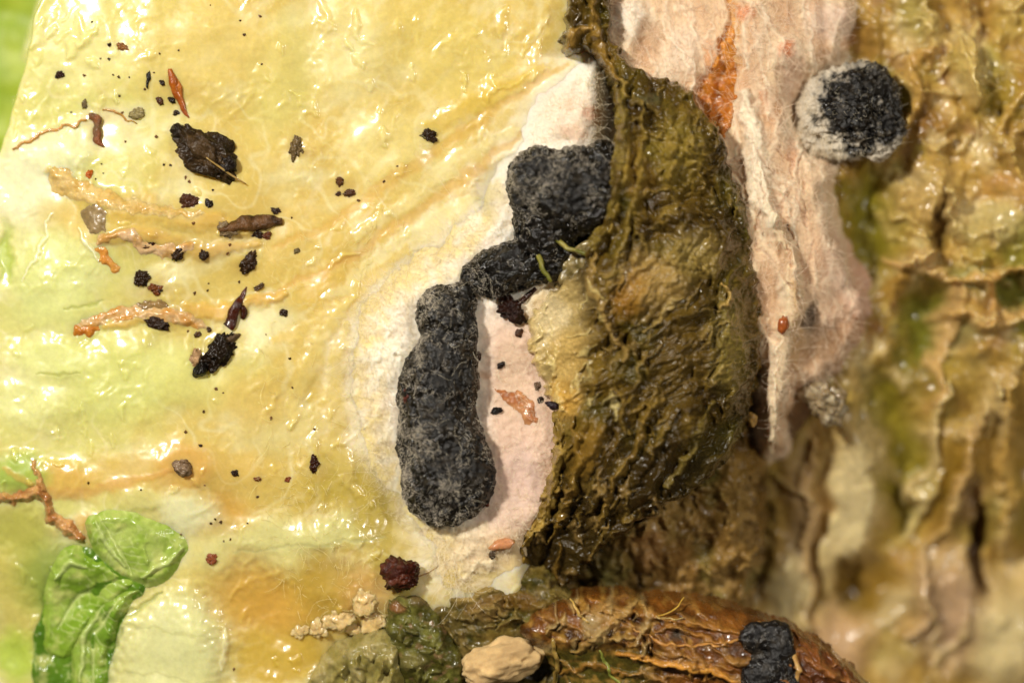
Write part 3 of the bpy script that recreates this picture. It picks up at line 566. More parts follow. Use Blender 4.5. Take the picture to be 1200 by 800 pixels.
flap.blob(646, 375, 24, 36, 10, 0, 'd6c294', .8).blob(664, 415, 26, 40, 0, 0, 'c6a45c', .7).blob(660, 470, 24, 30, 0, 3, 'c79a44', .8).blob(646, 560, 14, 60, 12, 4, 'b08f3e', .85).blob(690, 520, 30, 40, 20, 4, '93702a', .6)
flap.blob(760, 330, 50, 40, 0, 6, 'a4864a', .8).blob(735, 345, 24, 34, 20, 2, '9a6a1c', .5).blob(810, 300, 40, 30, 0, 5, '9c8445', .7).blob(850, 400, 30, 70, 0, 6, '8c7a3a', .7).blob(790, 420, 50, 60, 20, -6, '564218', .75).blob(790, 180, 36, 50, 0, 6, '8f7a30', .6).blob(760, 120, 20, 12, 0, 2, '5c5838', .6).blob(745, 210, 20, 40, 0, 2, '846526', .7)
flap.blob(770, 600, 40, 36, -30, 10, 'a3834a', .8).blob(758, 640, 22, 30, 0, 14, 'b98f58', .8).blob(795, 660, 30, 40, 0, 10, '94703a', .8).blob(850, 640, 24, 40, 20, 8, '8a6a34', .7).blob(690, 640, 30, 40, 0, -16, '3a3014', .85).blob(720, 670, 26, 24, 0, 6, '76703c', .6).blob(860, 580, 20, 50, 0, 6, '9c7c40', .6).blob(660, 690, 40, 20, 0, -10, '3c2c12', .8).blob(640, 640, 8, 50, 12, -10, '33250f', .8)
for pts, wd, h, col, a in [([(727, 100), (732, 150), (727, 200), (716, 250), (700, 290)], 9, 12, '967c36', .8), ([(748, 120), (752, 180), (742, 240), (726, 290), (706, 330)], 6, 8, '8f7734', .6), ([(700, 290), (690, 330), (712, 380), (730, 420)], 7, 8, 'a98a4c', .6), ([(740, 260), (735, 300), (725, 340)], 6, -5, '3f2e10', .6), ([(718, 330), (712, 360), (728, 400), (760, 430)], 7, -5, '4a3412', .6),
        ([(650, 500), (652, 545), (642, 590), (628, 625)], 7, 8, 'b6974a', .8), ([(672, 490), (676, 540), (664, 590), (640, 640)], 6, 7, '8d6d2a', .6), ([(720, 470), (706, 530), (684, 580), (660, 620)], 9, -6, '2f230c', .7), ([(760, 470), (745, 520), (720, 560), (700, 610)], 6, 8, '86682c', .6), ([(795, 480), (770, 540), (740, 580)], 9, -6, '33260e', .6), ([(830, 470), (810, 520), (780, 565)], 6, 8, '7c6a30', .6), ([(830, 330), (838, 380), (832, 450)], 7, -5, '4a3a16', .6),
        ([(846, 330), (852, 350), (842, 360)], 5, 7, 'c29f58', .7), ([(800, 350), (770, 370), (755, 388)], 4, 6, 'b49a5c', .6), ([(612, 640), (606, 670), (600, 700)], 7, 8, 'a08035', .7), ([(660, 640), (650, 670), (642, 710)], 5, 8, '7a5e26', .7), ([(690, 0), (695, 40), (712, 75), (722, 100)], 9, 8, '8b6b2c', .8), ([(660, 60), (675, 45), (690, 40)], 9, 5, 'a5803c', .8)]:
    flap.stroke(pts, wd, h, col, a)
wrinkles(flap, 60, (735, 100, 880, 320), 80, 16, 5, 5, 35, 'a58a44', .3); wrinkles(flap, 60, (640, 420, 780, 640), 115, 22, 4, 5, 18, 'a2843c', .3); wrinkles(flap, 40, (620, 560, 880, 710), 100, 16, 5, 6, 35, 'a8884c', .35); wrinkles(flap, 30, (690, 320, 860, 440), 130, 24, 3, 4, 25, 'b89a58', .3); wrinkles(flap, 26, (622, 340, 720, 480), 110, 22, 3, 3, 35, 'ecd68c', .4)
flap.fine = flap_fine
# what lies below the flap's lower edge, further down and out of focus
lump = Relief(lambda x, y: -62-26*sst(600, 720, y)+16*fbm(x, y, 44, 3, 191)-30*sst(850, 920, x), mixc('7a5c2a', ('4a3414', lambda x, y: np.clip(.3+1.8*fbm(x, y, 40, 4, 192), 0, 1)*.85), ('b08e54', lambda x, y: np.clip(2.2*fbm(x, y, 26, 4, 193)-.1, 0, 1)*.85), ('6e6a34', lambda x, y: np.clip(2*fbm(x, y, 50, 3, 194)-.2, 0, 1)*.7)), dry=.06, warp=8, seed=18)
for q in flap.ops:
    if q[0] == 'b' and q[2] >= 575 and q[1] > 650: lump.ops.append(q)
flap.ops = [q for q in flap.ops if not (q[0] == 'b' and q[2] >= 575 and q[1] > 650)]
wrinkles(lump, 60, (640, 560, 890, 710), 100, 22, 7, 9, 35, 'a8884c', .4)
lump.fine = lambda x, y: 8*ridged(x+10*fbm(x, y, 30, 2, 195), y*.8, 36, 3, 196)+2*fbm(x, y, 9, 2, 197)
o = poly_field('rotten_leaf_mass', [(600, 600), (700, 560), (800, 500), (880, 480), (906, 520), (905, 600), (895, 700), (880, 760), (620, 760)], 1.6, lump, M_ROT, 30, edge=24, sink=30, warp=8, seed=18, zref=-60)
tag(o, 'blurred brown lumpy rot below the lower edge of the olive flap', 'rotten leaf')
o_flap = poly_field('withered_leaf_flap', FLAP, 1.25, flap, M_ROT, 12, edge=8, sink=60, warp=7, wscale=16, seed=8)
tag(o_flap, 'withered olive-brown wet leaf flap down the middle, its edge over the two-lobed sclerotium', 'rotten leaf')
zf = lambda x, y: flap.eval(np.asarray(x), np.asarray(y), False)
FLAP_EDGE = ([(722, 104), (729, 150), (724, 195), (716, 235), (705, 272), (690, 302)], [2, 5, 7, 5, 6, 3])
# strands and a thin skin lying over the two-lobed sclerotium
ztop = lambda x, y: np.interp(np.asarray(x, float), [600, 640, 700], [34, 44, 56])
for k, (pts, r, c, lab) in enumerate([([(624, 288), (632, 305), (636, 318), (645, 330)], [2, 3, 2.5, 2], '8f8434', 'short olive strand lying down the glossy waist of the two-lobed sclerotium'), ([(634, 272), (652, 282), (664, 292), (690, 300)], [1.2, 2.5, 3, 3], '9a8c48', 'olive strand bridging from two-lobed sclerotium to the brown flap')]):
    o = worm('tissue_strand', pts, r, M_SHRED, c, ztop, flat=.8, lift=-.2, seed=70+k, wob=2, rough=.3, col2='6b6a22'); tag(o, lab, 'plant strand', 'strands on the two-lobed sclerotium')
memb = Relief(lambda x, y: 30+.22*(x-660)+3*fbm(x, y, 16, 3, 96), mixc('8d7c50', ('6a5c30', lambda x, y: np.clip(.5+1.5*fbm(x, y, 14, 3, 97), 0, 1)), ('bda873', lambda x, y: np.clip(2*fbm(x, y, 10, 3, 98), 0, 1)*.6)), dry=.05)
o = poly_field('leaf_skin', [(664, 292), (690, 275), (712, 262), (716, 300), (696, 318), (676, 330), (658, 338), (648, 332), (652, 312)], 1.2, memb, M_SHRED, 8, edge=6, sink=18, warp=4, wscale=12, seed=9)
tag(o, 'thin greyish leaf skin torn between two-lobed sclerotium and brown flap', 'plant scrap')

# ================================================================== brown leaf, slime and lumps along the bottom
BROWN = [(606, 735), (632, 712), (668, 697), (700, 690), (745, 697), (800, 700), (842, 705), (884, 718), (925, 732), (968, 758), (1002, 785), (1035, 830), (1040, 930), (640, 930), (648, 800), (640, 770), (615, 752)]
brown = Relief(lambda x, y: 14+26*np.exp(-((y-760-.2*(x-800))/52)**2)-12*sst(690, 630, x)+5*fbm(x, y, 40, 3, 101)-20*sst(700, 640, x)*sst(740, 800, y), mixc('5e3610', ('85521c', lambda x, y: np.clip(.3+1.7*fbm(x-.4*y, y, 40, 4, 102), 0, 1)*.85), ('38200a', lambda x, y: np.clip(1.8*fbm(x, y, 26, 4, 103), 0, 1)*.85), ('5a3018', lambda x, y: sst(900, 960, x)*.8), ('4c4a18', lambda x, y: sst(800, 720, x+20*fbm(x, y, 30, 3, 104))*sst(745, 765, y)*.85), ('b0863c', lambda x, y: np.clip(1.8*fbm(x+y, y-x, 22, 3, 105)-.2, 0, 1)*sst(880, 780, x)*.8)), dry=.15, warp=6, seed=10)
for pts, wd, h, col, a in [([(690, 700), (760, 718), (830, 730), (880, 742)], 6, 5, 'a87430', .6), ([(720, 760), (770, 770), (830, 780), (868, 795)], 6, 6, 'c98a38', .8), ([(750, 705), (790, 735), (850, 750)], 4, 5, 'b57f38', .6), ([(690, 745), (720, 725), (745, 700)], 6, 6, 'c2a060', .6), ([(668, 760), (700, 745), (740, 742)], 5, 6, 'b8924e', .6), ([(655, 790), (690, 775), (730, 785)], 5, 5, 'a2702c', .6), ([(930, 740), (960, 775), (975, 800)], 7, 5, '8a5224', .6), ([(940, 770), (970, 785), (1000, 800)], 5, 4, '9c6430', .6), ([(740, 715), (755, 740), (765, 765)], 8, -8, '3a2410', .7)]:
    brown.stroke(pts, wd, h, col, a)
brown.blob(792, 741, 10, 8, 0, -2, '4a4438', .7).blob(708, 716, 24, 14, -10, 6, 'a98448', .8).blob(690, 730, 14, 16, 0, 3, 'b0a070', .5)
wrinkles(brown, 34, (640, 700, 900, 800), 18, 44, 4, 4, 25, 'b98a48', .35); wrinkles(brown, 30, (900, 740, 1010, 800), 45, 30, 4, 4, 20, '9a6432', .4); wrinkles(brown, 24, (640, 700, 760, 760), 120, 20, 4, 5, 20, 'c8ac70', .4)
brown.fine = lambda x, y: 4*ridged(x+14*fbm(x, y, 40, 3, 108), y*1.3+14*fbm(x, y, 40, 3, 109)-.25*x, 62, 3, 106)+.9*fbm(x, y, 9, 3, 107)
o_brown = poly_field('brown_leaf', BROWN, 1.3, brown, M_BROWN, 30, edge=26, sink=40, warp=5, wscale=24, seed=10, dome=True)
tag(o_brown, 'curled glossy brown leaf with amber veins along the bottom edge', 'rotten leaf')
zb = lambda x, y: brown.eval(np.asarray(x), np.asarray(y), False)
for k, (pts, r, c) in enumerate([([(735, 765), (790, 775), (840, 783), (866, 800)], [1.5, 3, 3, 2], 'd0913c'), ([(668, 700), (674, 715), (690, 725)], [1, 2, 1], 'c29a4c'), ([(702, 755), (708, 775), (720, 795), (735, 806)], [1, 1.8, 1.8, 1], '8f9440'), ([(740, 732), (775, 750), (830, 752), (862, 745)], [1, 2, 2, 1.5], 'b98240'), ([(646, 748), (652, 775), (650, 806)], [2, 3, 3], '93793a')]):
    worm('vein', pts, r, M_SHRED, c, zb, flat=.8, lift=.3, parent=o_brown, seed=80+k, wob=4, rough=.3)
hb = [(770, 722), (792, 706), (801, 698)]
worm('thread', [(768, 718), (785, 714), (800, 698)], [.8, 1, .7], M_SHRED, 'd8a848', lambda x, y: zb(x, y)+4, flat=1, seed=3, parent=o_brown, wob=2)
worm('thread', [(764, 717), (780, 722), (798, 720)], [.7, .9, .6], M_SHRED, 'd9b878', lambda x, y: zb(x, y)+2, flat=1, seed=4, parent=o_brown, wob=3)
s_low = sclerotium('sclerotium', [(884, 745, 36, 20), (902, 742, 36, 20), (908, 760, 36, 18), (896, 782, 34, 28), (886, 798, 34, 24), (908, 790, 34, 24)], 2, 'smooth black sclerotium set into the curled brown leaf at bottom', flat=.6, pits=.5, nfuzz=120, seed=4, col='14110f')
o = worm('pale_rim', [(868, 742), (878, 730), (900, 727), (918, 738), (926, 758), (932, 780), (926, 804)], [2, 3, 3, 3, 3, 3, 2], M_SHRED, 'b98a4a', zb, flat=.8, lift=.4, parent=s_low, seed=90, wob=4, rough=.4, col2='d6b880')

slime = Relief(lambda x, y: -6-10*sst(700, 800, y)+6*fbm(x, y, 30, 3, 111), mixc('6b5a26', ('3e3a14', lambda x, y: np.clip(.4+1.7*fbm(x, y, 28, 4, 112), 0, 1)), ('8a7440', lambda x, y: np.clip(1.9*fbm(x, y, 20, 4, 113), 0, 1)*.7), ('2c1d0e', lambda x, y: np.clip(2*fbm(x, y, 16, 3, 114)-.4, 0, 1)*.8)), dry=.08, warp=6, seed=12)
slime.blob(570, 712, 30, 18, -20, 6, '86693a', .8).blob(610, 705, 40, 12, 10, 6, '6b4c1c', .8).blob(630, 735, 20, 14, 0, 6, '6f7434', .7).blob(540, 730, 40, 14, 0, 2, '574a24', .7).blob(620, 790, 40, 20, 0, -14, '2c2410', .9).blob(560, 690, 40, 12, -30, 3, 'a58a4c', .7)
wrinkles(slime, 60, (480, 690, 660, 800), 20, 22, 4, 5, 40, '8f7a44', .35)
slime.fine = lambda x, y: 2.5*ridged(x, y, 22, 3, 115)+.8*fbm(x, y, 6, 2, 116)
o_slime = poly_field('slimy_leaf_remains', [(470, 690), (520, 690), (560, 680), (584, 676), (604, 652), (636, 660), (660, 690), (690, 705), (690, 760), (680, 930), (440, 930), (450, 760)], 1.4, slime, M_ROT, 16, edge=18, sink=30, warp=7, seed=12)
tag(o_slime, 'dark slimy brown leaf remains round the cream lump at the bottom', 'rotten leaf')
zs = lambda x, y: slime.eval(np.asarray(x), np.asarray(y), False)
dg = Relief(lambda x, y: 8-16*sst(760, 820, y)+5*fbm(x, y, 24, 3, 121), mixc('4a4618', ('6e6c30', lambda x, y: np.clip(.4+1.6*fbm(x, y, 24, 4, 122), 0, 1)), ('2a2a10', lambda x, y: np.clip(1.8*fbm(x, y, 30, 3, 123), 0, 1)*.8), ('8a6a4a', lambda x, y: np.clip(2.2*fbm(x, y, 12, 3, 124)-.5, 0, 1)*.8)), dry=.03, warp=5, seed=13)
dg.blob(484, 775, 20, 14, 0, 5, '7c7240', .8).blob(466, 710, 12, 8, 0, 2, '8e5a38', .7).blob(492, 700, 16, 10, 0, 3, '6a5434', .7); wrinkles(dg, 24, (450, 690, 520, 800), 70, 14, 4, 4, 40, '8a8448', .3)
o = poly_field('slimy_leaf_lump', [(450, 705), (466, 692), (492, 690), (508, 706), (520, 728), (540, 760), (556, 800), (560, 930), (440, 930), (456, 800), (448, 750)], 1.3, dg, M_ROT, 26, edge=20, sink=20, warp=5, seed=13, dome=True)
tag(o, 'dark green slimy lump below the small maroon ball', 'plant lump')
zg = lambda x, y: dg.eval(np.asarray(x), np.asarray(y), False)
gr = Relief(lambda x, y: 0+.12*(x-340)+3*fbm(x, y, 30, 3, 131)-8*sst(760, 820, y), mixc('8f8344', ('a89a62', lambda x, y: np.clip(.4+1.6*fbm(x, y, 22, 3, 132), 0, 1)), ('6f6438', lambda x, y: np.clip(2*fbm(x, y, 9, 3, 133)-.3, 0, 1)*.7)), dry=0, warp=4, seed=14)
wrinkles(gr, 16, (370, 745, 470, 810), 95, 26, 8, 6, 20)
o = poly_field('grey_leaf_film', [(345, 800), (378, 770), (412, 748), (440, 740), (462, 742), (474, 770), (474, 930), (330, 930)], 1.3, gr, M_SHRED, 14, edge=12, sink=14, warp=4, seed=14)
tag(o, 'shiny grey-green slimy film left of the dark green lump', 'plant film')
o = crumb('cream_lump', 587, 776, 48, 27, -12, M_MAT, 'd8b680', zs, rz=22, seed=14, rough=.2, sub=5, fine=False, col2='c0a070', lift=.5, dry=.6); tag(o, 'cream-coloured smooth lump lying in dark slime at the bottom', 'lump')
for k, (x, y, r) in enumerate([(400, 722, 13), (388, 728, 9), (372, 735, 10), (428, 700, 12), (440, 722, 14), (352, 738, 8), (415, 738, 9)]):
    o = crumb('mould_clump', x, y, r*1.25, r, 30*k, M_SHRED, 'dab878', zl, rz=r*.28, lift=-.1, seed=20+k, rough=.5, sub=4, col2='e6c890', dry=.15, fine=False)
    tag(o, ['pinkish mould clump, topmost pale one of the cluster left of slime', 'small pinkish clump just left of the topmost pale one', 'flat tan mould clump at left centre of the cluster', 'pale clump nearest the small maroon ball', 'larger cream clump touching the dark green lump', 'leftmost small tan clump of the cluster', 'tan clump just above the grey slimy film'][k], 'mould', 'pinkish mould clumps')
o = crumb('maroon_ball', 470, 672, 21, 19, 0, M_SOIL, '3b160c', zl, rz=18, seed=8, rough=.3, sub=5, col2='5a2c1a', lift=.6, dry=.03); tag(o, 'shiny dark maroon ball at the foot of the white mat', 'ball')
worm('fibre', [(486, 676), (500, 672), (514, 663)], [.9, .8, .5], M_SHRED, 'a87a3c', zl, flat=.8, parent=o, seed=2)

# ================================================================== green sprout at the lower left
zl2 = zl
def leaflet(poly, mid, col, col2, th, label, seed, side=()):
    mid = np.array(mid, float)
    R = Relief(lambda x, y: 4+5*fbm(x, y, 50, 2, seed)-.22*np.clip(16-segdist(x, y, mid)[0], 0, 16)*(th > 5), mixc(col, (col2, lambda x, y: np.clip(.4+1.5*fbm(x, y, 34, 3, seed+2), 0, 1)), ('c9d488', lambda x, y: sst(.7, .96, ridged(x+6*fbm(x, y, 16, 2, seed), y, 22, 2, seed+3))*.45), ('c8c878', lambda x, y: np.clip(1.8*fbm(x, y, 24, 4, seed+4)-.3, 0, 1)*.6)), dry=.2, warp=3, seed=seed)
    R.stroke(mid, 3, -3, 'd0d890', .5)
    for s in side: R.stroke(s, 4, 3, 'c9d58a', .5)
    gl = np.random.default_rng(seed)
    for t in np.linspace(.1, .9, 7):
        q = mid[0]+(mid[-1]-mid[0])*t; d = mid[-1]-mid[0]; d = d/np.hypot(*d)
        for sgn in (-1, 1):
            nn = np.array([-d[1], d[0]])*sgn*.8+d*.55; e = q+nn*gl.uniform(16, 34); R.stroke([q, (q+e)/2+gl.normal(size=2)*3, e], 1.5, -.25, 'c2d084', .45)
    wrinkles(R, 16, (min(p[0] for p in poly), min(p[1] for p in poly), max(p[0] for p in poly), max(p[1] for p in poly)), 130, 18, 4, 1.2, 25)
    R.fine = lambda x, y: .9*fbm(x, y, 14, 3, seed+7)
    o = poly_field('leaflet', poly, 1.3, R, M_GREEN, th, edge=13, sink=5, warp=3, seed=seed, under=zl); tag(o, label, 'green leaf', 'green leaflets of the sprout')
    return o
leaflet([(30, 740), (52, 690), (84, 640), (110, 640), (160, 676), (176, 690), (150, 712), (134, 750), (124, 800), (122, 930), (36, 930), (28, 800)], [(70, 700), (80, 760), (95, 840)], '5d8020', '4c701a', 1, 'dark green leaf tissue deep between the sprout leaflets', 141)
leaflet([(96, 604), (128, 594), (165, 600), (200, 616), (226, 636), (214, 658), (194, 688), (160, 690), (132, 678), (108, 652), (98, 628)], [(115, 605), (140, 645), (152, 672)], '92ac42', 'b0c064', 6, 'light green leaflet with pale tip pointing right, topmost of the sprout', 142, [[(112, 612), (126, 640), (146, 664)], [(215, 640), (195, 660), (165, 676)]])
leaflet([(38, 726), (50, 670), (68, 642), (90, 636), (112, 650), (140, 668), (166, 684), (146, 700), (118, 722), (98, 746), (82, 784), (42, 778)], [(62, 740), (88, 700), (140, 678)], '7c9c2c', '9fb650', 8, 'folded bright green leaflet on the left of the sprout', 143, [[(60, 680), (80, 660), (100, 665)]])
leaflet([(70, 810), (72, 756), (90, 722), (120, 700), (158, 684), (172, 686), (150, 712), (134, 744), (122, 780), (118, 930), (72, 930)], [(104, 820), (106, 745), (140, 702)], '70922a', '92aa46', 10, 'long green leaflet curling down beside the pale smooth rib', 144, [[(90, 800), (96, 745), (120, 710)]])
# ================================================================== shreds, rootlets and crumbs on the leaf
def strip_poly(pts, rad):
    P = smooth_poly(pts, 2, False); t = np.linspace(0, 1, len(P)); R = np.interp(t, np.linspace(0, 1, len(rad)), rad)
    T = np.gradient(P, axis=0); T /= np.linalg.norm(T, axis=1)[:, None]+1e-9; Nn = np.stack([-T[:, 1], T[:, 0]], 1)
    return np.vstack([P+Nn*R[:, None], (P-Nn*R[:, None])[::-1]])
def strip(name, pts, rad, c, c2, seed, th=4, warp=4, zfun=None, parent=None, dry=.06, m=None, lump=2.5, edge=None):
    R = Relief(lambda x, y: lump*fbm(x, y, 16, 3, seed+100, .6), mixc(c, (c2, lambda x, y: np.clip(.5+1.6*fbm(x, y, 18, 3, seed+102), 0, 1))), dry=dry, warp=3, seed=seed)
    return poly_field(name, strip_poly(pts, rad), 1.1, R, m or M_SHRED, th, edge=edge or max(3., max(rad)*.8), sink=2.5, warp=warp, wscale=13, seed=seed, parent=parent, smooth=0, under=zfun or zl)
def shred(pts, r, c, c2, label, seed, flat=.35, grp='tan leaf shreds on the yellow leaf', wob=5):
    o = strip('leaf_shred', pts, [q*1.5 for q in r], c, c2, seed, th=1.2+flat*4, lump=1.6, warp=6); tag(o, label, 'plant shred', grp); return o
o = strip('brown_strand', [(-15, 588), (20, 584), (44, 576), (54, 594), (60, 610), (76, 620), (98, 632)], [6, 7, 9, 8, 10, 10, 5], 'a9723c', 'c9995f', 231, th=8, warp=6, lump=5, dry=.02); tag(o, 'wet orange-brown strand running down to the green sprout', 'plant strand')
strip('branch', [(50, 580), (44, 558), (36, 538)], [7, 5, 2], 'b8874c', 'cfa566', 232, th=5, warp=5, parent=o, dry=.02)
strip('rolled_edge', *FLAP_EDGE, '7d6a2c', '5e4a1c', 260, th=6, warp=5, zfun=zf, parent=o_flap, m=M_ROT, lump=4)
strip('rolled_edge', [(652, 482), (658, 515), (653, 550), (643, 582), (626, 618), (608, 650)], [2, 4, 6, 4, 5, 2], 'a98c46', '7d6428', 261, th=5, warp=5, zfun=zf, parent=o_flap, m=M_ROT, lump=4)
shred([(58, 196), (70, 214), (98, 226), (138, 238), (190, 248), (240, 254)], [4, 11, 9, 7, 5, 2], 'cfaa5c', 'dcbf7c', 'upper tan leaf shred with a flared left end', 41)
shred([(104, 240), (112, 256), (118, 276)], [7, 12, 6], '8a744c', 'a68e66', 'grey-brown lump hanging from the upper tan shred', 42, flat=.5, wob=2)
shred([(112, 284), (130, 276), (156, 274), (168, 292), (196, 296), (232, 288)], [2, 5, 5, 6, 6, 2], 'c99a52', 'dcb888', 'curled tan shred edged with crumbs, middle of the three', 43)
shred([(116, 288), (124, 304), (138, 320)], [4, 6, 2], 'd29a4a', 'cf8c3a', 'short orange shred below the grey-brown lump', 44)
shred([(86, 386), (106, 380), (128, 370), (152, 364), (186, 366), (220, 376), (248, 384)], [3, 6, 5, 7, 8, 5, 2], 'c68f44', 'd2b07c', 'lower tan shred with an orange left end and a dark crumb', 45)
shred([(84, 387), (100, 388), (116, 384)], [4, 6, 2], 'b8661c', 'c47f2c', 'rusty orange chip at the left end of the lower shred', 46, flat=.5, wob=1)
shred([(160, 362), (180, 356), (196, 362)], [4, 7, 3], '7a5f34', '9a7c4c', 'dull brown scrap on top of the lower shred', 47, flat=.5)
o = worm('rootlet', [(13, 176), (30, 164), (52, 154), (80, 147), (103, 140)], [1.2, 1.8, 1.8, 1.8, 1.6], M_SHRED, 'bd8a44', zl, flat=.9, lift=.8, seed=51, wob=5, rough=.3); tag(o, 'thin tan rootlet curving in from the left edge', 'rootlet')
o = worm('rootlet', [(120, 128), (134, 131), (148, 139), (160, 145)], [1, 1.4, 1.2, .8], M_SHRED, 'b38238', zl, flat=.9, lift=.8, seed=52, wob=3); tag(o, 'short tan rootlet right of the grey-brown dangling clump', 'rootlet')
o = worm('soil_clump', [(104, 136), (114, 138), (111, 152), (116, 166), (120, 172)], [3, 6, 5, 5, 2], M_SOIL, '6b5238', zl, flat=.8, lift=.5, seed=53, rough=.5, col2='8a5230', wob=3, step=1.5); tag(o, 'grey-brown clump hanging where the two rootlets meet', 'soil')
# splinters
def splinter(pts, r, c, c2, lab, seed, flat=.55):
    o = worm('splinter', pts, r, M_BROWN, c, zl, flat=flat, lift=.7, sides=9, rough=.25, seed=seed, col2=c2, dry=.05, step=2, wob=1.5); tag(o, lab, 'splinter', 'woody splinters on the leaf'); return o
s1 = splinter([(200, 82), (203, 96), (208, 112), (215, 128), (221, 139)], [2, 5.5, 5.5, 3.5, .8], 'b06018', '94480f', 'bright orange splinter above the largest black crumb', 54)
worm('prong', [(206, 90), (211, 102), (212, 116)], [1, 3.5, 2.5], M_BROWN, 'b8691e', zl, flat=.6, lift=1.0, parent=s1, seed=55, dry=.05)
s2 = splinter([(289, 336), (283, 350), (276, 364), (267, 383)], [.8, 4, 6, 6.5], '4a1c0a', '2c1006', 'pointed red-brown splinter above the ragged black crumb', 56)
worm('prong', [(284, 358), (288, 366), (284, 374)], [2, 4, 2], M_SOIL, '3b1a0c', zl, flat=.7, lift=.8, parent=s2, seed=57)
# large crumbs
def soil(x, y, rx, ry, ang, col, lab, seed, rz=None, sub=4, col2=None, rough=.38, grp=None, zfun=None, name='soil_crumb', cat='soil crumb', dry=.15, m=None):
    o = crumb(name, x, y, rx, ry, ang, m or M_SOIL, col, zfun or zl, rz=rz, seed=seed, sub=sub, col2=col2, rough=rough, lift=.12, dry=dry); tag(o, lab, cat, grp); return o
big = soil(242, 180, 40, 22, 36, '2c1f10', 'largest black wet crumb with a straw fibre across it, upper left', 61, rz=15, sub=5, col2='4a3822', grp='soil crumbs on the leaf', dry=.05)
worm('straw_fibre', [(244, 186), (258, 196), (272, 206), (289, 216)], [.9, 1.3, 1.2, .6], M_SHRED, 'a8884c', lambda x, y: zl(x, y)+np.interp(x, [244, 270, 289], [16, 11, 4]), flat=1, parent=big, seed=62)
crumb('nub', 209, 154, 9, 7, 30, M_SOIL, '241a10', zl, rz=8, seed=63, parent=big); crumb('nub', 266, 192, 13, 12, 0, M_SOIL, '1c120a', zl, rz=11, seed=64, parent=big, sub=4)
rag = soil(256, 414, 27, 14, -48, '1f140a', 'ragged glossy black crumb with a narrow grey tail, lower left', 65, rz=10, sub=5, col2='1e140a', rough=.5, grp='soil crumbs on the leaf', dry=.02)
crumb('tail', 272, 397, 9, 4, -35, M_SOIL, '5a4630', zl, rz=4, seed=66, parent=rag); crumb('nub', 236, 434, 9, 8, -40, M_SOIL, '0e0a07', zl, rz=7, seed=67, parent=rag, dry=.02)
G = 'soil crumbs on the leaf'
twig = worm('bark_piece', [(258, 270), (275, 266), (292, 262), (312, 260), (331, 259)], [3, 6, 8, 7, 5], M_SOIL, '33200f', zl, flat=.8, lift=.6, seed=68, rough=.45, sides=12, col2='6b4a2c', step=1.6); tag(twig, 'dark brown bark piece lying level right of the upper shreds', 'bark')
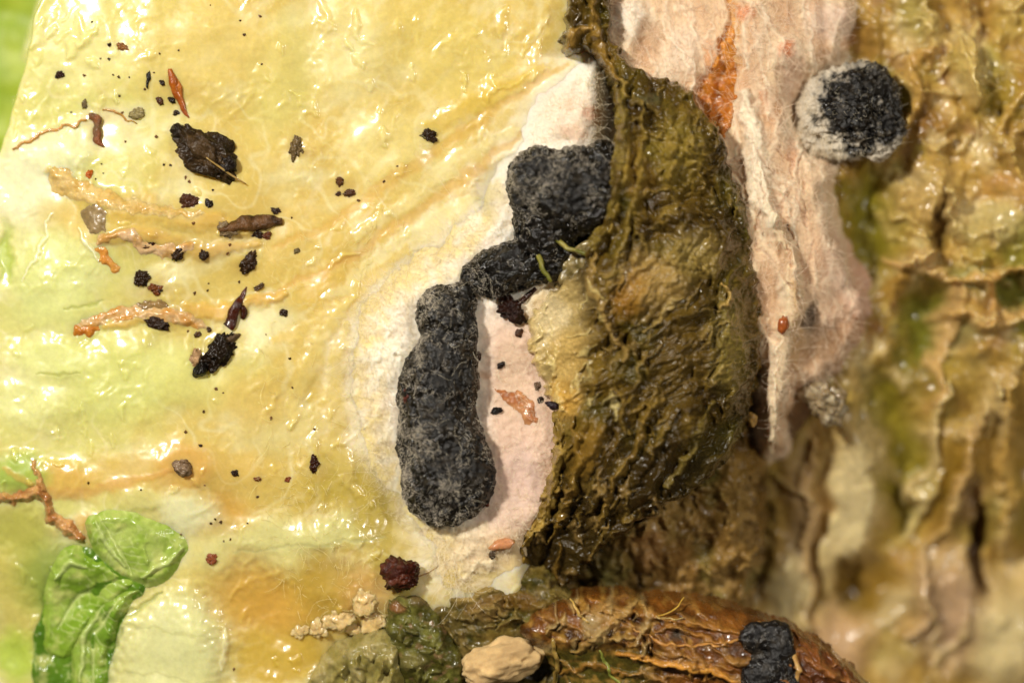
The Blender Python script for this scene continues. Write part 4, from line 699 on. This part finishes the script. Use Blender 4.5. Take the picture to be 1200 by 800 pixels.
for a in [(299, 275, 8, 4, 5, '1a130c', 'smooth oval black seed just below the bark piece'), (323, 247, 5, 4, 20, '2e1c10', 'small crumb just above the right end of the bark piece'), (291, 308, 11, 8, -40, '33200f', 'rough brown crumb below the bark piece'),
          (166, 327, 9, 8, 30, '120d08', 'black crumb left of the upright pair, above the lower shred'), (182, 338, 8, 6, 0, '6b3a18', 'reddish brown crumb just above the lower shred'), (187, 339, 4, 4, 0, '120c08', 'tiny black grain stuck to the reddish brown crumb'),
          (184, 379, 13, 7, 10, '2d1c10', 'flat dark crumb lying on the lower tan shred'), (208, 298, 7, 8, 0, '33200f', 'brown crumb on the middle shred'), (240, 299, 5, 6, 20, '1e140c', 'black crumb right of the middle shred'),
          (223, 236, 11, 8, -15, '4a2a1a', 'reddish brown crumb below the largest black crumb'), (246, 239, 4, 5, 0, '22170e', 'small dark grain right of the reddish brown crumb'), (347, 175, 7, 13, 5, '6a5636', 'dull grey-brown upright crumb right of the largest black one'),
          (502, 159, 9, 7, 10, '14120e', 'lone angular black crumb near the top centre'), (411, 227, 7, 4, 0, '4c2e18', 'lowest brown crumb of the trio left of centre'), (399, 212, 5, 5, 0, '5c3a20', 'topmost brown crumb of the trio left of centre'), (396, 227, 3, 3, 0, '3c2414', 'smallest crumb of the trio left of centre'),
          (276, 554, 4.5, 3.2, 20, '0f0c09', 'black oval grain right of the grey nodule'), (368, 544, 5, 10, 8, '35180a', 'dark upright crumb left of the long sclerotium base'), (248, 655, 6, 5, 0, '8a4a2a', 'small rust-red ball on the pale area above the rib'),
          (69, 87, 5, 4, -30, '2e170c', 'small dark crumb near the upper left edge'), (144, 55, 6, 4, 10, '8a5a2c', 'orange-brown crumb near the top left'), (129, 53, 2.6, 2.6, 0, '181008', 'black grain beside the top left orange-brown crumb'), (174, 92, 2.6, 9, 5, '26231a', 'thin upright black sliver left of the orange splinter'),
          (191, 98, 3, 3.5, 0, '2a1c12', 'dark grain between the black sliver and orange splinter'), (188, 119, 4, 5, 0, '4a2c18', 'brown grain low on the left of the orange splinter'), (202, 118, 4, 4, 0, '22160c', 'dark grain touching the orange splinter'), (207, 133, 3.5, 3, 0, '1a120a', 'dark grain right above the largest black crumb'),
          (160, 133, 8, 7, 0, '8a7c50', 'grey-green round grain at the end of the short rootlet'), (98, 121, 4, 6, 0, '6a5a3c', 'dull grain above the meeting of the rootlets'), (104, 204, 4, 5, 20, 'b35a1c', 'orange-red chip above the upper tan shred'), (176, 286, 9, 3, -25, '33180e', 'slim dark sliver on the middle shred'),
          (266, 268, 9, 8, 0, '7a6648', 'grey-brown knob at the left end of the bark piece'), (313, 276, 5, 4, -30, '5a2e14', 'rusty grain right of the oval seed'), (333, 366, 4.5, 3.5, 20, '1e170e', 'dark grain right of the pointed splinter'), (348, 294, 3.5, 3.5, 0, '6a5c3a', 'pale grey grain right of the rough brown crumb'), (304, 336, 6, 3, -30, '4f3a22', 'flat brown flake above right of the pointed splinter'),
          (230, 420, 6, 9, 0, 'a8845c', 'pinkish tan crumb left of the ragged black crumb'), (231, 392, 5, 3, -10, '4a3018', 'thin brown grain above the ragged black crumb'), (245, 386, 3, 3, 0, '3c2614', 'brown grain at the right end of the lower shred'), (302, 561, 4, 3, 0, '6b3a1c', 'small rusty grain right of the black oval grain'), (338, 561, 3.5, 3, 0, '7a3c1c', 'small rusty grain left of the dark upright crumb')]:
    x, y, rx, ry, an, c, lab = a; c = '2c1c0e' if c[0] in '01' else c
    soil(x, y, rx, ry, an, c, lab, int(x*7+y) % 97, sub=4 if rx > 4 else 3, grp=G, rough=.5, rz=min(rx, ry)*.5)
nod = soil(216, 548, 11, 10, 0, '8a7258', 'grey round nodule on the orange stain at left', 77, rz=9, rough=.25, col2='5c4430', dry=.03, name='nodule', cat='nodule')
# crumbs on and beside the mats and sclerotia
zmm = lambda x, y: zm(x, y)
cl = soil(601, 362, 15, 12, 20, '26120a', 'shiny dark brown clump below the waist of the two-lobed sclerotium', 81, rz=10, rough=.62, sub=5, grp='dark bits on the white mat', zfun=zmm, dry=.02)
worm('stalk', [(610, 354), (620, 345), (628, 338)], [3.5, 2.5, 2], M_SOIL, '2e160c', zmm, flat=.9, lift=.8, parent=cl, seed=82)
for a in [(560, 417, 4, 6, 10, '3a1e14', 'upright dark speck right of the long sclerotium top'), (587, 428, 5, 4, -40, '1e120c', 'dark speck at the middle of the pink floor right of the long sclerotium'), (608, 390, 4.5, 5, 0, '4a3020', 'round brown speck below the shiny brown clump'), (581, 481, 7, 4, -5, '120e0b', 'black oval seed on pink mould right of the long sclerotium'), (648, 474, 9, 4.5, 15, '22141a', 'dark purplish sliver at the edge of the tan flap'), (634, 468, 4, 3.5, 0, '2c1c14', 'small dark grain left of the purplish sliver'), (630, 452, 4, 5, 0, '5c4430', 'dull brown grain above the purplish sliver'), (577, 649, 4, 4, 0, '4a3a28', 'grey speck below the red stain at the mat foot'), (571, 590, 2.5, 2.5, 0, '5a2a1a', 'tiny red speck right of the long sclerotium foot')]:
    x, y, rx, ry, an, c, lab = a
    soil(x, y, rx, ry, an, c, lab, int(x*5+y) % 89, sub=3, grp='dark bits on the white mat', zfun=(lambda x, y: zm(x, y)) if x < 640 else (lambda x, y: zf(x, y)), name='seed' if 'seed' in lab else 'soil_crumb')
o = strip('orange_flake', [(574, 450), (586, 462), (604, 466), (618, 478), (624, 500)], [1.5, 3, 12, 12, 5], 'a8683a', 'c0885a', 83, th=2.5, warp=5, zfun=zmm, lump=2); tag(o, 'translucent rust-orange flake on the pink floor by the flap', 'plant flake')
o = crumb('red_chip', 481, 464, 7, 12, -12, M_SOIL, '5a2a20', lambda x, y: np.array([34.]), rz=5, seed=84, rough=.3, dry=.5); tag(o, 'reddish brown chip on the left side of the long sclerotium', 'chip')
o = crumb('red_chip', 588, 637, 13, 6, -15, M_SHRED, 'c98a5c', zmm, rz=3, seed=85, rough=.4); tag(o, 'flat orange-red chip below the long sclerotium', 'chip')
o = crumb('red_chip', 918, 381, 6, 11, 5, M_SHRED, '9a5020', lambda x, y: zp(x, y), rz=5, seed=86, rough=.25); tag(o, 'rust-red chip on the pale ridge right of the brown flap', 'chip')
o = crumb('glassy_lump', 972, 470, 24, 22, 0, M_SHRED, '8f7c5c', lambda x, y: np.array([-70.]), rz=22, seed=87, rough=.45, sub=5, fine=False, col2='b5a688', dry=0); tag(o, 'greyish glassy lump at the foot of the pink strip', 'lump')
o = crumb('plant_bead', 884, 492, 6, 9, 0, M_SHRED, 'b58f50', lambda x, y: np.array([-30.]), rz=6, seed=88); tag(o, 'small tan bead between brown flap and foot of the pale ridge', 'bead')
# tiny specks of soil
SPK = [(247, 7), (305, 20), (287, 42), (282, 25), (188, 64), (210, 60), (140, 91), (108, 26), (140, 112), (118, 69), (133, 88), (152, 91), (181, 86), (170, 105), (128, 70), (307, 76), (98, 88), (183, 160), (200, 194), (192, 193), (250, 223), (218, 208), (222, 213), (119, 192), (121, 203), (112, 210), (147, 166), (82, 131), (143, 132), (228, 262), (270, 287), (267, 297), (244, 332), (243, 340), (228, 344), (342, 255), (254, 455), (262, 460), (239, 482), (318, 490), (369, 503), (343, 454), (235, 522), (218, 506), (240, 568), (166, 573), (103, 566), (252, 608), (258, 612), (247, 613), (270, 632), (262, 634), (290, 613), (212, 626), (302, 582), (273, 785), (420, 235), (466, 195), (450, 213), (340, 420), (300, 300), (280, 330), (220, 388), (312, 392)]
LM = {'orange splinter': (207, 110), 'largest black crumb': (242, 180), 'bark piece': (295, 263), 'pointed red-brown splinter': (277, 360), 'ragged black crumb': (256, 414), 'grey nodule': (216, 548), 'meeting of the rootlets': (108, 138), 'upper tan shred': (100, 226), 'lone black crumb near top centre': (502, 159), 'trio of brown crumbs': (403, 220), 'small rust-red ball': (248, 655), 'lower tan shred': (150, 366), 'upright grey-brown crumb': (347, 175), 'orange-brown crumb near the top left': (144, 55), 'smooth pale rib': (200, 740)}
used_lab = {}
ORD = ['', ', second nearest', ', third nearest', ', fourth nearest', ', fifth nearest', ', sixth nearest', ', seventh nearest', ', eighth nearest', ', ninth nearest']
def near(x, y): return min(LM, key=lambda n: math.hypot(LM[n][0]-x, LM[n][1]-y))
def side_of(x, y, n):
    dx, dy = x-LM[n][0], y-LM[n][1]
    return ('right of' if dx > 0 else 'left of') if abs(dx) > abs(dy) else ('below' if dy > 0 else 'above')
SPK.sort(key=lambda q: math.hypot(q[0]-LM[near(*q)][0], q[1]-LM[near(*q)][1]))
for k, (x, y) in enumerate(SPK):
    r = float(rng.uniform(.9, 2.1)); nm = near(x, y); key = (nm, side_of(x, y, nm)); c = used_lab.get(key, 0); used_lab[key] = c+1
    o = crumb('soil_speck', x, y, r, r*float(rng.uniform(.7, 1.2)), k*50, M_SOIL, ['4a3018', '33200f', '6b4826'][k % 3], zl, seed=k, sub=2, rough=.6, lift=.1, rz=r*.5)
    tag(o, 'tiny dark soil speck %s the %s%s' % (key[1], nm, ORD[c]), 'soil speck', 'tiny soil specks on the leaf')
# pale fine threads on the leaf skin
gx = np.random.default_rng(77); n = 900
x = np.concatenate([gx.uniform(300, 470, 450), gx.uniform(330, 460, 300), gx.uniform(420, 620, 150)]); y = np.concatenate([gx.uniform(250, 640, 450), gx.uniform(560, 720, 300), gx.uniform(120, 330, 150)])
P = to_world(np.stack([x, y, zl(x, y)+.5], 1)).astype(float)
hairs('skin_threads', P, np.tile([0, 0, 1.], (n, 1)), M_FIBRE, 15, .2, up=.05, curl=.5, parent=o_leaf, seed=9, bias=np.tile([-.5, -.6, 0], (n, 1)))
